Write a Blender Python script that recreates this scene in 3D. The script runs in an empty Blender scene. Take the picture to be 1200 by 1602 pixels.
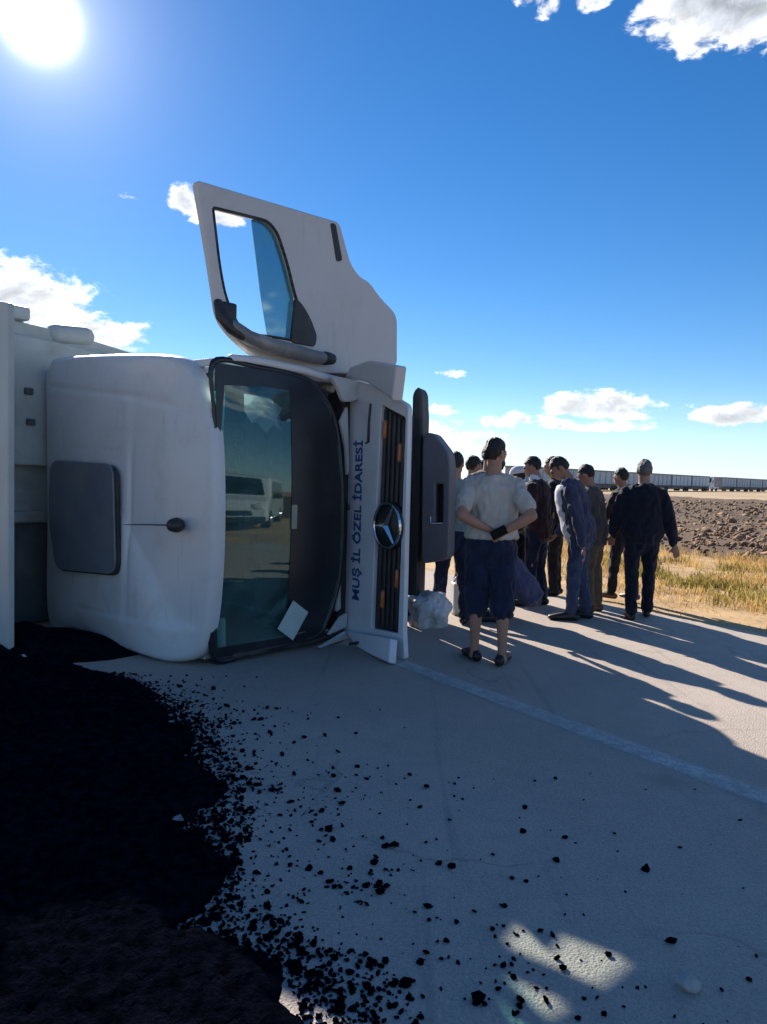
import bpy, bmesh, math, random
import numpy as np
from mathutils import Vector, Matrix, Euler, noise as mnoise
random.seed(7); RNG = np.random.default_rng(7)
rad = math.radians
SC = bpy.context.scene
COL = SC.collection

# ------------------------------------------------------------------ camera
cam_d = bpy.data.cameras.new('camera')
cam = bpy.data.objects.new('camera', cam_d); COL.objects.link(cam)
pitch, roll = rad(-2.72), rad(1.5)
fwd = Vector((0, math.cos(pitch), math.sin(pitch)))
r0 = Vector((1, 0, 0)); u0 = r0.cross(fwd)
right = r0*math.cos(roll) + u0*math.sin(roll)
upv = -r0*math.sin(roll) + u0*math.cos(roll)
M = Matrix((right, upv, -fwd)).transposed().to_4x4()
M.translation = Vector((0, 0, 1.5))
cam.matrix_world = M
cam_d.sensor_fit = 'VERTICAL'; cam_d.sensor_height = 24
cam_d.lens = 12*1157/801
cam_d.clip_start = 0.05; cam_d.clip_end = 9000
SC.camera = cam

# ------------------------------------------------------------------ light, sky
SUN_EL, SUN_AZ = rad(28.05), rad(-25.1)            # azimuth from +Y towards +X
sun_dir = Vector((math.sin(SUN_AZ)*math.cos(SUN_EL), math.cos(SUN_AZ)*math.cos(SUN_EL), math.sin(SUN_EL)))
sl = bpy.data.lights.new('sun', 'SUN'); sl.energy = 5.0; sl.angle = rad(0.53); sl.color = (1.0, 0.93, 0.82)
so = bpy.data.objects.new('sun', sl); COL.objects.link(so)
so.rotation_mode = 'QUATERNION'; so.rotation_quaternion = sun_dir.to_track_quat('Z', 'Y')

world = bpy.data.worlds.new('World'); SC.world = world; world.use_nodes = True
wt = world.node_tree; wt.nodes.clear()
class NB:
    """tiny node-building helper"""
    def __init__(s, tree): s.t = tree
    def n(s, typ, ins=None, **kw):
        nd = s.t.nodes.new(typ)
        for k, v in kw.items(): setattr(nd, k, v)
        for k, v in (ins or {}).items(): s.set(nd, k, v)
        return nd
    def set(s, nd, k, v):
        sock = nd.inputs[k]
        if hasattr(v, 'is_output') and v.is_output: s.t.links.new(v, sock)
        else: sock.default_value = v
    def m(s, op, a, b=0.0, c=0.0, clamp=False):
        nd = s.n('ShaderNodeMath', {0: a, 1: b, 2: c}, operation=op, use_clamp=clamp); return nd.outputs[0]
    def ss(s, x, a, b):
        nd = s.n('ShaderNodeMapRange', {0: x, 1: a, 2: b, 3: 0.0, 4: 1.0}, interpolation_type='SMOOTHSTEP'); return nd.outputs[0]
    def mix(s, f, a, b, mode='MIX'):
        nd = s.n('ShaderNodeMix', data_type='RGBA', blend_type=mode)
        s.set(nd, 0, f); s.set(nd, 6, a); s.set(nd, 7, b); return nd.outputs[2]
    def noise(s, vec, scale, detail=4, rough=0.55, dist=0.0):
        nd = s.n('ShaderNodeTexNoise', {'Scale': scale, 'Detail': detail, 'Roughness': rough, 'Distortion': dist})
        if vec is not None: s.set(nd, 'Vector', vec)
        return nd.outputs[0]
W = NB(wt)
tc = W.n('ShaderNodeTexCoord').outputs['Generated']
sky = W.n('ShaderNodeTexSky'); sky.sky_type = 'NISHITA'; sky.sun_disc = False
sky.sun_elevation = SUN_EL; sky.sun_rotation = SUN_AZ
sky.altitude = 1300; sky.air_density = 1.0; sky.dust_density = 0.08; sky.ozone_density = 2.5
SKY_STRENGTH = 0.076
hs = W.n('ShaderNodeHueSaturation', {'Hue': 0.505, 'Saturation': 1.33, 'Value': 1.0, 'Color': sky.outputs[0]}).outputs[0]
sep = W.n('ShaderNodeSeparateXYZ', {0: tc})
dx, dy, dz = sep.outputs
az = W.m('ARCTAN2', dx, dy); el = W.m('ARCSINE', dz)
# cloud banks: centre azimuth, elevation, half sizes, strength
BANKS = [(0.43, 0.535, 0.135, 0.090, 1.25), (0.345, 0.553, 0.05, 0.034, 1.0), (0.252, 0.553, 0.036, 0.028, 0.95), (0.175, 0.558, 0.035, 0.020, 0.85), (0.198, 0.543, 0.026, 0.018, 0.85),
         (-0.50, 0.195, 0.15, 0.06, 1.0), (-0.37, 0.165, 0.075, 0.028, 0.85), (-0.68, 0.24, 0.16, 0.07, 1.0),
         (-0.27, 0.3295, 0.025, 0.023, 0.9), (-0.225, 0.318, 0.042, 0.021, 0.9), (-0.345, 0.330, 0.02, 0.008, 0.42),
         (0.285, 0.096, 0.10, 0.026, 0.92), (0.17, 0.079, 0.06, 0.013, 0.7), (0.24, 0.073, 0.11, 0.012, 0.6), (0.45, 0.083, 0.065, 0.018, 0.88),
         (0.083, 0.1385, 0.028, 0.009, 0.62), (0.085, 0.092, 0.03, 0.01, 0.4), (0.10, 0.045, 0.09, 0.022, 0.42), (0.07, 0.060, 0.06, 0.02, 0.5),
         (0.75, 0.12, 0.15, 0.05, 1.0), (0.8, 0.62, 0.2, 0.12, 1.0), (1.3, 0.35, 0.2, 0.07, 1.0), (-1.3, 0.3, 0.25, 0.08, 1.0),
         (2.0, 0.2, 0.3, 0.07, 1.0), (-2.1, 0.45, 0.3, 0.1, 1.0), (2.8, 0.4, 0.25, 0.09, 1.0), (-2.9, 0.18, 0.3, 0.06, 1.0)]
mask = None
for a0, e0, sa, se, st in BANKS:
    u = W.m('MULTIPLY', W.m('SUBTRACT', az, a0), 1/sa)
    v = W.m('MULTIPLY', W.m('SUBTRACT', el, e0), 1/se)
    # flatter undersides
    vneg = W.m('MULTIPLY', W.m('MINIMUM', v, 0.0), 1.45)
    v = W.m('ADD', W.m('MAXIMUM', v, 0.0), vneg)
    q = W.m('ADD', W.m('MULTIPLY', u, u), W.m('MULTIPLY', v, v))
    b = W.m('SUBTRACT', st, W.m('MULTIPLY', q, st))
    b = W.m('MAXIMUM', b, -0.6)
    mask = b if mask is None else W.m('MAXIMUM', mask, b)
def cvec(da=0.0, de=0.0):
    return W.n('ShaderNodeCombineXYZ', {0: W.m('ADD', az, da), 1: W.m('MULTIPLY', W.m('ADD', el, de), 1.7), 2: 0.0}).outputs[0]
def cden(vec):
    n1 = W.noise(vec, 21, 9, 0.62, 0.25); n0 = W.noise(vec, 8, 3, 0.5)
    return W.m('ADD', W.m('MULTIPLY', W.m('SUBTRACT', n1, 0.5), 2.9), W.m('MULTIPLY', W.m('SUBTRACT', n0, 0.5), 1.1))
d0 = cden(cvec()); d1 = cden(cvec(-0.012, 0.010))
dens = W.m('ADD', mask, d0)
alpha = W.ss(dens, 0.12, 0.62)
alpha = W.m('MULTIPLY', alpha, W.ss(mask, -0.55, 0.12))
relief = W.ss(W.m('SUBTRACT', d0, d1), -0.5, 0.55)
core = W.ss(W.m('ADD', mask, W.m('MULTIPLY', d0, 0.6)), 0.45, 1.25)
bright = W.m('MULTIPLY', W.m('ADD', 0.62, W.m('MULTIPLY', relief, 0.55)), W.m('SUBTRACT', 1.0, W.m('MULTIPLY', core, 0.42)))
ccol = W.mix(core, (10.6, 10.9, 11.2, 1), (8.0, 8.7, 9.9, 1))
cl = W.n('ShaderNodeVectorMath', {0: ccol, 'Scale': bright}, operation='SCALE').outputs[0]
lowhaze = W.m('MULTIPLY', W.m('SUBTRACT', 1.0, W.ss(el, -0.03, 0.13)), 0.60)
hs = W.mix(lowhaze, hs, (5.4, 7.4, 10.2, 1))
skyc = W.mix(alpha, hs, cl)
# the bright aureole of the low sun
dot = W.n('ShaderNodeVectorMath', {0: tc, 1: tuple(sun_dir)}, operation='DOT_PRODUCT').outputs['Value']
ang = W.m('ARCCOSINE', W.m('MINIMUM', dot, 1.0))
disc = W.m('EXPONENT', W.m('MULTIPLY', W.m('MULTIPLY', ang, ang), -1700.0))
g1 = W.m('EXPONENT', W.m('MULTIPLY', ang, -19.0)); g2 = W.m('EXPONENT', W.m('MULTIPLY', ang, -5.0))
gsum = W.m('ADD', W.m('MULTIPLY', disc, 45.0), W.m('ADD', W.m('MULTIPLY', g1, 7.0), W.m('MULTIPLY', g2, 0.2)))
gl = W.n('ShaderNodeVectorMath', {0: (1.0, 0.97, 0.92), 'Scale': gsum}, operation='SCALE').outputs[0]
tot = W.n('ShaderNodeVectorMath', {0: skyc, 1: gl}, operation='ADD').outputs[0]
bg = W.n('ShaderNodeBackground', {'Color': tot, 'Strength': SKY_STRENGTH})
out = W.n('ShaderNodeOutputWorld'); wt.links.new(bg.outputs[0], out.inputs[0])

SC.view_settings.view_transform = 'Standard'; SC.view_settings.look = 'None'
SC.view_settings.gamma = 1; SC.view_settings.use_curve_mapping = False
SC.view_settings.exposure = 0.85
SC.render.engine = 'CYCLES'
SC.cycles.max_bounces = 8; SC.cycles.transparent_max_bounces = 12

# ------------------------------------------------------------------ materials
MATS = {}
def lin(r, g, b):
    f = lambda c: (c/255/12.92) if c <= 10 else ((c/255+.055)/1.055)**2.4
    return (f(r), f(g), f(b))
def pmat(name, col, rough=0.6, metal=0.0, var=0.12, scale=6.0, bump=0.0, bscale=60.0, col2=None, spec=0.5, coat=0.0, detail=5, dirt=None, sheen=0.0, scr=None):
    if name in MATS: return MATS[name]
    m = bpy.data.materials.new(name); m.use_nodes = True
    b = NB(m.node_tree); bs = m.node_tree.nodes['Principled BSDF']
    tcn = b.n('ShaderNodeTexCoord').outputs['Object']
    n1 = b.noise(tcn, scale, detail, 0.6)
    lo = tuple(c*(1-var) for c in col)+(1,); hi = tuple(c*(1+var) for c in (col2 or col))+(1,)
    c = b.mix(b.ss(n1, 0.3, 0.7), lo, hi)
    if dirt:
        dcol, amt, ds = dirt
        dn = b.noise(tcn, ds, 8, 0.68, 0.4)
        c = b.mix(b.m('MULTIPLY', b.ss(dn, 0.46, 0.78), amt), c, dcol+(1,))
    if scr:
        mp = b.n('ShaderNodeMapping', {'Vector': tcn, 'Rotation': (0, 0, 0), 'Scale': scr[2]}).outputs[0]
        sn = b.noise(mp, 1.0, 6, 0.65, 0.3)
        c = b.mix(b.m('MULTIPLY', b.ss(sn, 0.58, 0.70), scr[1]), c, scr[0]+(1,))
    b.set(bs, 'Base Color', c)
    b.set(bs, 'Roughness', b.m('ADD', rough-0.06, b.m('MULTIPLY', n1, 0.12)))
    bs.inputs['Metallic'].default_value = metal
    bs.inputs['Specular IOR Level'].default_value = spec
    bs.inputs['Coat Weight'].default_value = coat
    bs.inputs['Sheen Weight'].default_value = sheen
    if bump:
        n2 = b.noise(tcn, bscale, 6, 0.6)
        bp = b.n('ShaderNodeBump', {'Strength': bump, 'Distance': 0.02, 'Height': n2})
        b.set(bs, 'Normal', bp.outputs[0])
    MATS[name] = m; return m
def glassmat(name, tint, refl=0.06, rough=0.02, band=None, dust_glow=0.0):
    """thin tinted sheet glass: clear transmission plus a fresnel reflection and a teal dust film that paints in the lit cab glow"""
    if name in MATS: return MATS[name]
    m = bpy.data.materials.new(name); m.use_nodes = True
    t = m.node_tree; t.nodes.clear(); b = NB(t)
    tcol = tint+(1,)
    if band:
        tcn = b.n('ShaderNodeTexCoord').outputs['Object']
        sx = b.n('ShaderNodeSeparateXYZ', {0: tcn}).outputs[0]
        tcol = b.mix(b.ss(sx, band[0], band[1]), tint+(1,), band[2]+(1,))
    tr = b.n('ShaderNodeBsdfTransparent', {'Color': tcol})
    gl = b.n('ShaderNodeBsdfGlossy', {'Color': (0.72, 0.96, 0.97, 1), 'Roughness': rough})
    fr = b.n('ShaderNodeFresnel', {'IOR': 1.5})
    fac = b.m('MINIMUM', b.m('ADD', b.m('MULTIPLY', fr.outputs[0], 1.6), refl), 1.0)
    mx = b.n('ShaderNodeMixShader', {0: fac}); t.links.new(tr.outputs[0], mx.inputs[1]); t.links.new(gl.outputs[0], mx.inputs[2])
    last = mx
    if dust_glow:
        df = b.n('ShaderNodeBsdfDiffuse', {'Color': (0.16, 0.42, 0.42, 1)})  # pale teal painted over the glass in place of the sunlit interior
        dn = b.noise(b.n('ShaderNodeTexCoord').outputs['Object'], 2.3, 8, 0.7, 0.6)
        m2 = b.n('ShaderNodeMixShader', {0: b.m('MULTIPLY', b.ss(dn, 0.25, 0.8), dust_glow)})
        t.links.new(mx.outputs[0], m2.inputs[1]); t.links.new(df.outputs[0], m2.inputs[2]); last = m2
    o = b.n('ShaderNodeOutputMaterial'); t.links.new(last.outputs[0], o.inputs[0])
    MATS[name] = m; return m

DUST = (0.30, 0.26, 0.21)
WHITE = pmat('white_paint', (0.60, 0.605, 0.61), 0.38, var=0.03, scale=1.5, coat=0.2, bump=0.02, bscale=3, dirt=(DUST, 0.30, 3.2), scr=((0.26, 0.25, 0.24), 0.2, (3.0, 14.0, 1.6)))
WHITE2 = pmat('white_door_paint', (0.50, 0.50, 0.50), 0.4, var=0.04, scale=1.2, coat=0.2, dirt=(DUST, 0.26, 2.4), scr=((0.28, 0.27, 0.26), 0.2, (9.0, 3.0, 1.2)))
DUMP = pmat('grey_green_paint', (0.46, 0.49, 0.47), 0.55, var=0.10, scale=2.0, dirt=((0.16, 0.14, 0.12), 0.55, 1.4))
BLACKP = pmat('black_plastic', (0.022, 0.023, 0.026), 0.5, var=0.25, scale=8, bump=0.08, bscale=180, dirt=((0.10, 0.09, 0.08), 0.35, 4))
GREYP = pmat('grey_plastic', (0.135, 0.135, 0.155), 0.6, var=0.10, scale=5, bump=0.1, bscale=150, dirt=(DUST, 0.25, 3))
DARK = pmat('dark_steel', (0.03, 0.03, 0.032), 0.6, var=0.3, scale=5, dirt=((0.12, 0.10, 0.08), 0.5, 3))
INTER = pmat('cab_trim', (0.26, 0.29, 0.30), 0.75, var=0.15, scale=5)
SEATM = pmat('seat_fabric', (0.055, 0.06, 0.075), 0.9, var=0.2, scale=14, bump=0.2, bscale=200)
CHROME = pmat('bright_metal', (0.62, 0.63, 0.65), 0.22, metal=1.0, var=0.05)
TYRE = pmat('tyre_rubber', (0.022, 0.022, 0.023), 0.85, var=0.3, scale=9, bump=0.2, bscale=90, dirt=((0.15, 0.12, 0.09), 0.5, 4))
NAVYINK = pmat('navy_lettering', (0.02, 0.075, 0.24), 0.5, var=0.1)
AMBER = pmat('amber_lens', (0.42, 0.13, 0.045), 0.3, var=0.2, scale=30)
LINEM = None

# ------------------------------------------------------------------ mesh helpers
def link(name, me, m=None, parent=None, smooth=False):
    o = bpy.data.objects.new(name, me); COL.objects.link(o)
    if m is not None:
        me.materials.clear(); me.materials.append(m)
    if parent is not None: o.parent = parent
    if smooth and len(me.polygons): me.polygons.foreach_set('use_smooth', [True]*len(me.polygons))
    return o
def tag(o, label=None, cat=None, group=None, kind=None):
    if label: o['label'] = label
    if cat: o['category'] = cat
    if group: o['group'] = group
    if kind: o['kind'] = kind
    return o
def empty(name, loc, rz=0.0):
    o = bpy.data.objects.new(name, None); COL.objects.link(o); o.location = loc; o.rotation_euler = (0, 0, rz)
    o.empty_display_size = 0.2
    return o
def from_bm(name, bm, m=None, parent=None, smooth=False):
    me = bpy.data.meshes.new(name); bm.normal_update(); bm.to_mesh(me); bm.free()
    return link(name, me, m, parent, smooth)
def from_arr(name, V, Fq, m=None, parent=None, smooth=False):
    V = np.asarray(V, np.float32); Fq = np.asarray(Fq, np.int32)
    me = bpy.data.meshes.new(name)
    k = Fq.shape[1]
    me.vertices.add(len(V)); me.vertices.foreach_set('co', V.ravel())
    me.loops.add(Fq.size); me.loops.foreach_set('vertex_index', Fq.ravel())
    me.polygons.add(len(Fq)); me.polygons.foreach_set('loop_start', np.arange(len(Fq), dtype=np.int32)*k)
    me.update(calc_edges=True); me.validate()
    return link(name, me, m, parent, smooth)
BENCH = bpy.data.scenes.new('bench')          # a scratch scene keeps modifier evaluation quick; removed at the end
def evalmesh(o):
    COL.objects.unlink(o); BENCH.collection.objects.link(o)
    vl = BENCH.view_layers[0]; vl.update(); dg = vl.depsgraph; dg.update()
    me = bpy.data.meshes.new_from_object(o.evaluated_get(dg))
    BENCH.collection.objects.unlink(o)
    return me
def bake(o, name):
    """apply modifiers / convert to a plain mesh and drop the source"""
    me = evalmesh(o); me.name = name
    d = o.data; typ = o.type
    bpy.data.objects.remove(o)
    if typ == 'MESH': bpy.data.meshes.remove(d)
    else: bpy.data.curves.remove(d)
    return me
def catmull(pts, n=6, closed=True):
    P = [Vector(p) for p in pts]; out = []; N = len(P)
    rng = range(N) if closed else range(N-1)
    for i in rng:
        p0 = P[(i-1) % N] if closed or i > 0 else P[i]; p1 = P[i]; p2 = P[(i+1) % N]; p3 = P[(i+2) % N] if closed or i+2 < N else P[i+1]
        for k in range(n):
            t = k/n
            out.append(0.5*((2*p1)+(p2-p0)*t+(2*p0-5*p1+4*p2-p3)*t*t+(3*p1-p0-3*p2+p3)*t**3))
    if not closed: out.append(P[-1])
    return out
def rounded(pts, r, n=5):
    """round the corners of a 2D polygon"""
    P = [Vector((p[0], p[1])) for p in pts]; out = []; N = len(P)
    for i in range(N):
        a, b, c = P[i-1], P[i], P[(i+1) % N]
        ri = r[i] if isinstance(r, (list, tuple)) else r
        if ri <= 0: out.append(b); continue
        d1 = (a-b); d2 = (c-b); l1, l2 = d1.length, d2.length
        t = min(ri, l1*0.48, l2*0.48)
        s, e = b+d1.normalized()*t, b+d2.normalized()*t
        for k in range(n+1):
            q = k/n; out.append((1-q)**2*s+2*q*(1-q)*b+q*q*e)
    return [tuple(p) for p in out]
def panel(name, loops, thick, m, parent, mat4=None, bevel=0.006, res=2):
    """sheet with holes: 2D loops (first the outline, then holes), thickness centred, softened edges; mat4 places XY into 3D"""
    cu = bpy.data.curves.new(name, 'CURVE'); cu.dimensions = '2D'; cu.fill_mode = 'BOTH'
    for lp in loops:
        sp = cu.splines.new('POLY'); sp.points.add(len(lp)-1); sp.use_cyclic_u = True
        for p, q in zip(sp.points, lp): p.co = (q[0], q[1], 0, 1)
    cu.extrude = max(thick/2-bevel, 0.0005); cu.bevel_depth = bevel; cu.bevel_resolution = res; cu.offset = -bevel
    o = bpy.data.objects.new(name, cu); COL.objects.link(o)
    me = bake(o, name)
    if mat4 is not None: me.transform(mat4)
    o = link(name, me, m, parent)
    for p in me.polygons: p.use_smooth = False
    return o
def frame2(o, xdir, ydir):
    """matrix taking local (x,y,n) to a plane at o"""
    x = Vector(xdir).normalized(); y = Vector(ydir).normalized(); z = x.cross(y)
    Mx = Matrix((x, y, z)).transposed().to_4x4(); Mx.translation = Vector(o); return Mx
def bm_box(bm, c, s, rot=None, bevel=0.0):
    r = bmesh.ops.create_cube(bm, size=1.0)
    vs = r['verts']
    Mx = Matrix.Translation(Vector(c)) @ (rot.to_4x4() if rot is not None else Matrix.Identity(4)) @ Matrix.Diagonal((s[0], s[1], s[2], 1))
    bmesh.ops.transform(bm, matrix=Mx, verts=vs)
    if bevel:
        es = list({e for v in vs for e in v.link_edges})
        bmesh.ops.bevel(bm, geom=es, offset=bevel, segments=2, affect='EDGES', profile=0.5)
def box(name, c, s, m, parent=None, rot=None, bevel=0.01, smooth=False):
    bm = bmesh.new(); bm_box(bm, c, s, rot, bevel); return from_bm(name, bm, m, parent, smooth)
def bm_tube(bm, pts, radii, seg=14, cap=True, flat=1.0, ref=None, ch=1.0):
    """closed tapered tube with rounded ends; radii may be (a,b) pairs; flat scales the axis across ref"""
    P = [Vector(p) for p in pts]; R = [r if isinstance(r, tuple) else (r, r*flat) for r in radii]
    rings = []
    prev = None
    def addring(c, a, b, n1, n2):
        return [bm.verts.new(c + n1*(a*math.cos(2*math.pi*k/seg)) + n2*(b*math.sin(2*math.pi*k/seg))) for k in range(seg)]
    for i, p in enumerate(P):
        t = (P[min(i+1, len(P)-1)]-P[max(i-1, 0)])
        if t.length < 1e-9: t = Vector((0, 0, 1))
        t.normalize()
        rf = Vector(ref) if ref is not None else (prev if prev is not None else (Vector((1, 0, 0)) if abs(t.x) < 0.8 else Vector((0, 1, 0))))
        n1 = (rf - t*rf.dot(t)); n1.normalize(); n2 = t.cross(n1); prev = n1
        a, b = R[i]
        if i == 0 and cap:
            h = min(a, b)*ch
            for q in (80, 60, 35): rings.append(addring(p - t*h*math.sin(rad(q)), a*math.cos(rad(q)), b*math.cos(rad(q)), n1, n2))
        rings.append(addring(p, a, b, n1, n2))
        if i == len(P)-1 and cap:
            h = min(a, b)*ch
            for q in (35, 60, 80): rings.append(addring(p + t*h*math.sin(rad(q)), a*math.cos(rad(q)), b*math.cos(rad(q)), n1, n2))
    for A, Bq in zip(rings, rings[1:]):
        for k in range(seg): bm.faces.new((A[k], A[(k+1) % seg], Bq[(k+1) % seg], Bq[k]))
    bm.faces.new(rings[0][::-1]); bm.faces.new(rings[-1])
def tube(name, pts, radii, m, parent=None, seg=14, flat=1.0, ref=None, smooth=True):
    bm = bmesh.new(); bm_tube(bm, pts, radii, seg, True, flat, ref); return from_bm(name, bm, m, parent, smooth)
def bm_ell(bm, c, r, seg=16, rot=None):
    res = bmesh.ops.create_uvsphere(bm, u_segments=seg, v_segments=max(8, seg*2//3), radius=1.0)
    Mx = Matrix.Translation(Vector(c)) @ (rot.to_4x4() if rot is not None else Matrix.Identity(4)) @ Matrix.Diagonal((r[0], r[1], r[2], 1))
    bmesh.ops.transform(bm, matrix=Mx, verts=res['verts'])
def ringfill(name, outline, prof, m, parent, disp=None, smooth=True, back=None):
    """fill a closed 3D outline with shrinking rings; prof = list of (scale, offset vector); disp(p)->p"""
    O = [Vector(p) for p in outline]; c = sum(O, Vector())/len(O); N = len(O)
    bm = bmesh.new(); rings = []
    for s, off in prof:
        rg = []
        for p in O:
            q = c+(p-c)*s+Vector(off)
            if disp: q = disp(q, s)
            rg.append(bm.verts.new(q))
        rings.append(rg)
    q = c+Vector(prof[-1][1])
    if disp: q = disp(q, 0)
    cv = bm.verts.new(q)
    for A, Bq in zip(rings, rings[1:]):
        for k in range(N): bm.faces.new((A[k], A[(k+1) % N], Bq[(k+1) % N], Bq[k]))
    for k in range(N): bm.faces.new((rings[-1][k], rings[-1][(k+1) % N], cv))
    bmesh.ops.recalc_face_normals(bm, faces=bm.faces)
    return from_bm(name, bm, m, parent, smooth)
# ------------------------------------------------------------------ ground, road, fields
NP = np.array([0.8165, 0.5774]); RP = np.array([-0.5774, 0.8165])     # across and along the road
def rp(a, t, z=0.0): return (NP[0]*a+RP[0]*t, NP[1]*a+RP[1]*t, z)
def _hash(ix, iy, seed):
    h = (ix.astype(np.int64)*374761393 + iy.astype(np.int64)*668265263 + seed*974634541) & 0xffffffff
    h = ((h ^ (h >> 13))*1274126177) & 0xffffffff
    return ((h ^ (h >> 16)) & 0xffff)/65535.0
def vnoise(x, y, seed=0):
    ix = np.floor(x); iy = np.floor(y); fx = x-ix; fy = y-iy
    fx = fx*fx*(3-2*fx); fy = fy*fy*(3-2*fy)
    a = _hash(ix, iy, seed); b = _hash(ix+1, iy, seed); c = _hash(ix, iy+1, seed); d = _hash(ix+1, iy+1, seed)
    return (a*(1-fx)+b*fx)*(1-fy)+(c*(1-fx)+d*fx)*fy
def fbm(x, y, oct=4, seed=0):
    s = 0; a = 0.5
    for o in range(oct): s = s+a*vnoise(x*2**o, y*2**o, seed+o*17); a *= 0.5
    return s
def strip(name, pts, m, z):
    me = bpy.data.meshes.new(name); me.from_pydata([(p[0], p[1], z) for p in pts], [], [list(range(len(pts)))]); me.update()
    return tag(link(name, me, m), kind='structure')

SOIL = pmat('stubble_soil', (0.40, 0.27, 0.145), 0.95, var=0.16, scale=0.05, col2=(0.46, 0.33, 0.19), detail=9)
SAND = pmat('sandy_verge', (0.50, 0.32, 0.15), 0.95, var=0.22, scale=0.9, bump=0.5, bscale=9, detail=9, dirt=((0.20, 0.14, 0.08), 0.6, 1.3))
PLOW = pmat('ploughed_soil', (0.115, 0.064, 0.033), 0.95, var=0.35, scale=0.5, bump=0.8, bscale=2.5, detail=9)

S = 5000
strip('ground', [(-S, -S), (S, -S), (S, S), (-S, S)], SOIL, -0.05)
# verge and ploughed land as gently uneven sheets
def sheet(name, a0, a1, t0, t1, na, nt, m, hf, smooth=True):
    a = np.linspace(0, 1, na)**1.0*(a1-a0)+a0; t = np.linspace(t0, t1, nt)
    A, T = np.meshgrid(a, t); X = NP[0]*A+RP[0]*T; Y = NP[1]*A+RP[1]*T
    Z = hf(A, T); V = np.stack([X, Y, Z], -1).reshape(-1, 3)
    idx = np.arange(na*nt).reshape(nt, na)
    Fq = np.stack([idx[:-1, :-1], idx[:-1, 1:], idx[1:, 1:], idx[1:, :-1]], -1).reshape(-1, 4)
    return from_arr(name, V, Fq, m, None, smooth)
tag(sheet('verge', 7.35, 15.5, -22, 40, 60, 380, SAND, lambda A, T: -0.035+0.07*(fbm(A*1.3, T*1.3, 4, 3)-0.47)*np.clip((A-7.6)/1.0, 0.05, 1)+0.02*(fbm(A*6, T*6, 2, 9)-0.4)*np.clip((A-7.6), 0, 1)), kind='structure')
def plow_h(A, T):
    e = np.clip((A-14.6)/1.2, 0, 1)
    return -0.045+e*(0.10+0.34*(fbm(A*0.55, T*0.55, 4, 21)-0.35)+0.10*(fbm(A*2.2, T*2.2, 2, 5)-0.4))
tag(sheet('ploughed_field', 14.5, 75, -70, 60, 200, 420, PLOW, plow_h, False), kind='structure')

# road: worn grey asphalt with fine aggregate
def asphalt():
    m = bpy.data.materials.new('worn_asphalt'); m.use_nodes = True
    b = NB(m.node_tree); bs = m.node_tree.nodes['Principled BSDF']
    t = b.n('ShaderNodeTexCoord').outputs['Object']
    big = b.noise(t, 0.45, 6, 0.6); fine = b.noise(t, 70, 3, 0.7); mid = b.noise(t, 6, 6, 0.65)
    c = b.mix(b.ss(big, 0.3, 0.7), (0.40, 0.325, 0.272, 1), (0.49, 0.405, 0.34, 1))
    c = b.mix(b.m('MULTIPLY', b.ss(mid, 0.35, 0.7), 0.35), c, (0.33, 0.272, 0.232, 1))
    c = b.mix(b.m('MULTIPLY', b.ss(fine, 0.42, 0.62), 0.45), c, (0.57, 0.48, 0.41, 1))
    vor = b.n('ShaderNodeTexVoronoi', {'Vector': t, 'Scale': 120.0})
    c = b.mix(b.m('MULTIPLY', b.ss(vor.outputs['Distance'], 0.34, 0.08), 0.55), c, (0.08, 0.078, 0.078, 1))
    # long dragged scuffs along the road, oil stains and hairline cracks
    mp = b.n('ShaderNodeMapping', {'Vector': t, 'Rotation': (0, 0, rad(-35.3)), 'Scale': (5.0, 0.22, 1)}).outputs[0]
    scuff = b.noise(mp, 1.6, 5, 0.6)
    c = b.mix(b.m('MULTIPLY', b.ss(scuff, 0.56, 0.72), 0.35), c, (0.19, 0.168, 0.155, 1))
    c = b.mix(b.m('MULTIPLY', b.ss(b.noise(t, 0.9, 3, 0.5, 0.4), 0.64, 0.74), 0.4), c, (0.15, 0.135, 0.125, 1))
    cr = b.n('ShaderNodeTexVoronoi', {'Vector': b.n('ShaderNodeVectorMath', {0: t, 1: b.n('ShaderNodeTexNoise', {'Vector': t, 'Scale': 1.5, 'Detail': 4.0}).outputs['Color']}, operation='ADD').outputs[0], 'Scale': 0.55}, feature='DISTANCE_TO_EDGE')
    c = b.mix(b.m('MULTIPLY', b.m('MULTIPLY', b.ss(cr.outputs['Distance'], 0.009, 0.003), 0.28), b.ss(b.noise(t, 0.5, 2), 0.48, 0.6)), c, (0.10, 0.09, 0.085, 1))
    b.set(bs, 'Base Color', c); bs.inputs['Roughness'].default_value = 0.88; bs.inputs['Specular IOR Level'].default_value = 0.3
    h = b.m('ADD', b.m('MULTIPLY', fine, 0.6), b.m('MULTIPLY', vor.outputs['Distance'], 0.6))
    bp = b.n('ShaderNodeBump', {'Strength': 0.7, 'Distance': 0.007, 'Height': h}); b.set(bs, 'Normal', bp.outputs[0])
    return m
ASPH = asphalt()
# slab with a slightly broken right edge
pts_r = []; N = 260
for i in range(N+1):
    t = -25+i*(90/N); e = 7.53+0.05*(float(fbm(np.array([t*1.7]), np.array([3.3]), 4, 2)[0])-0.47)*2
    pts_r.append((e, t))
V = []; Fq = []
for i, (e, t) in enumerate(pts_r):
    V += [rp(-3.4, t, 0.0), rp(e-0.02, t, 0.0), rp(e+0.03, t, -0.05)]
for i in range(N):
    for k in range(2): Fq.append((i*3+k, i*3+k+1, i*3+k+4, i*3+k+3))
road = tag(from_arr('road', V, Fq, ASPH), kind='structure')
far = strip('road', [rp(-3.4, 65), rp(7.5, 65), rp(7.5, 900), rp(-3.4, 900)], ASPH, -0.004)
far2 = strip('road', [rp(-3.4, -25), rp(-3.4, -120), rp(7.5, -120), rp(7.5, -25)][::-1], ASPH, -0.004)
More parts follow.
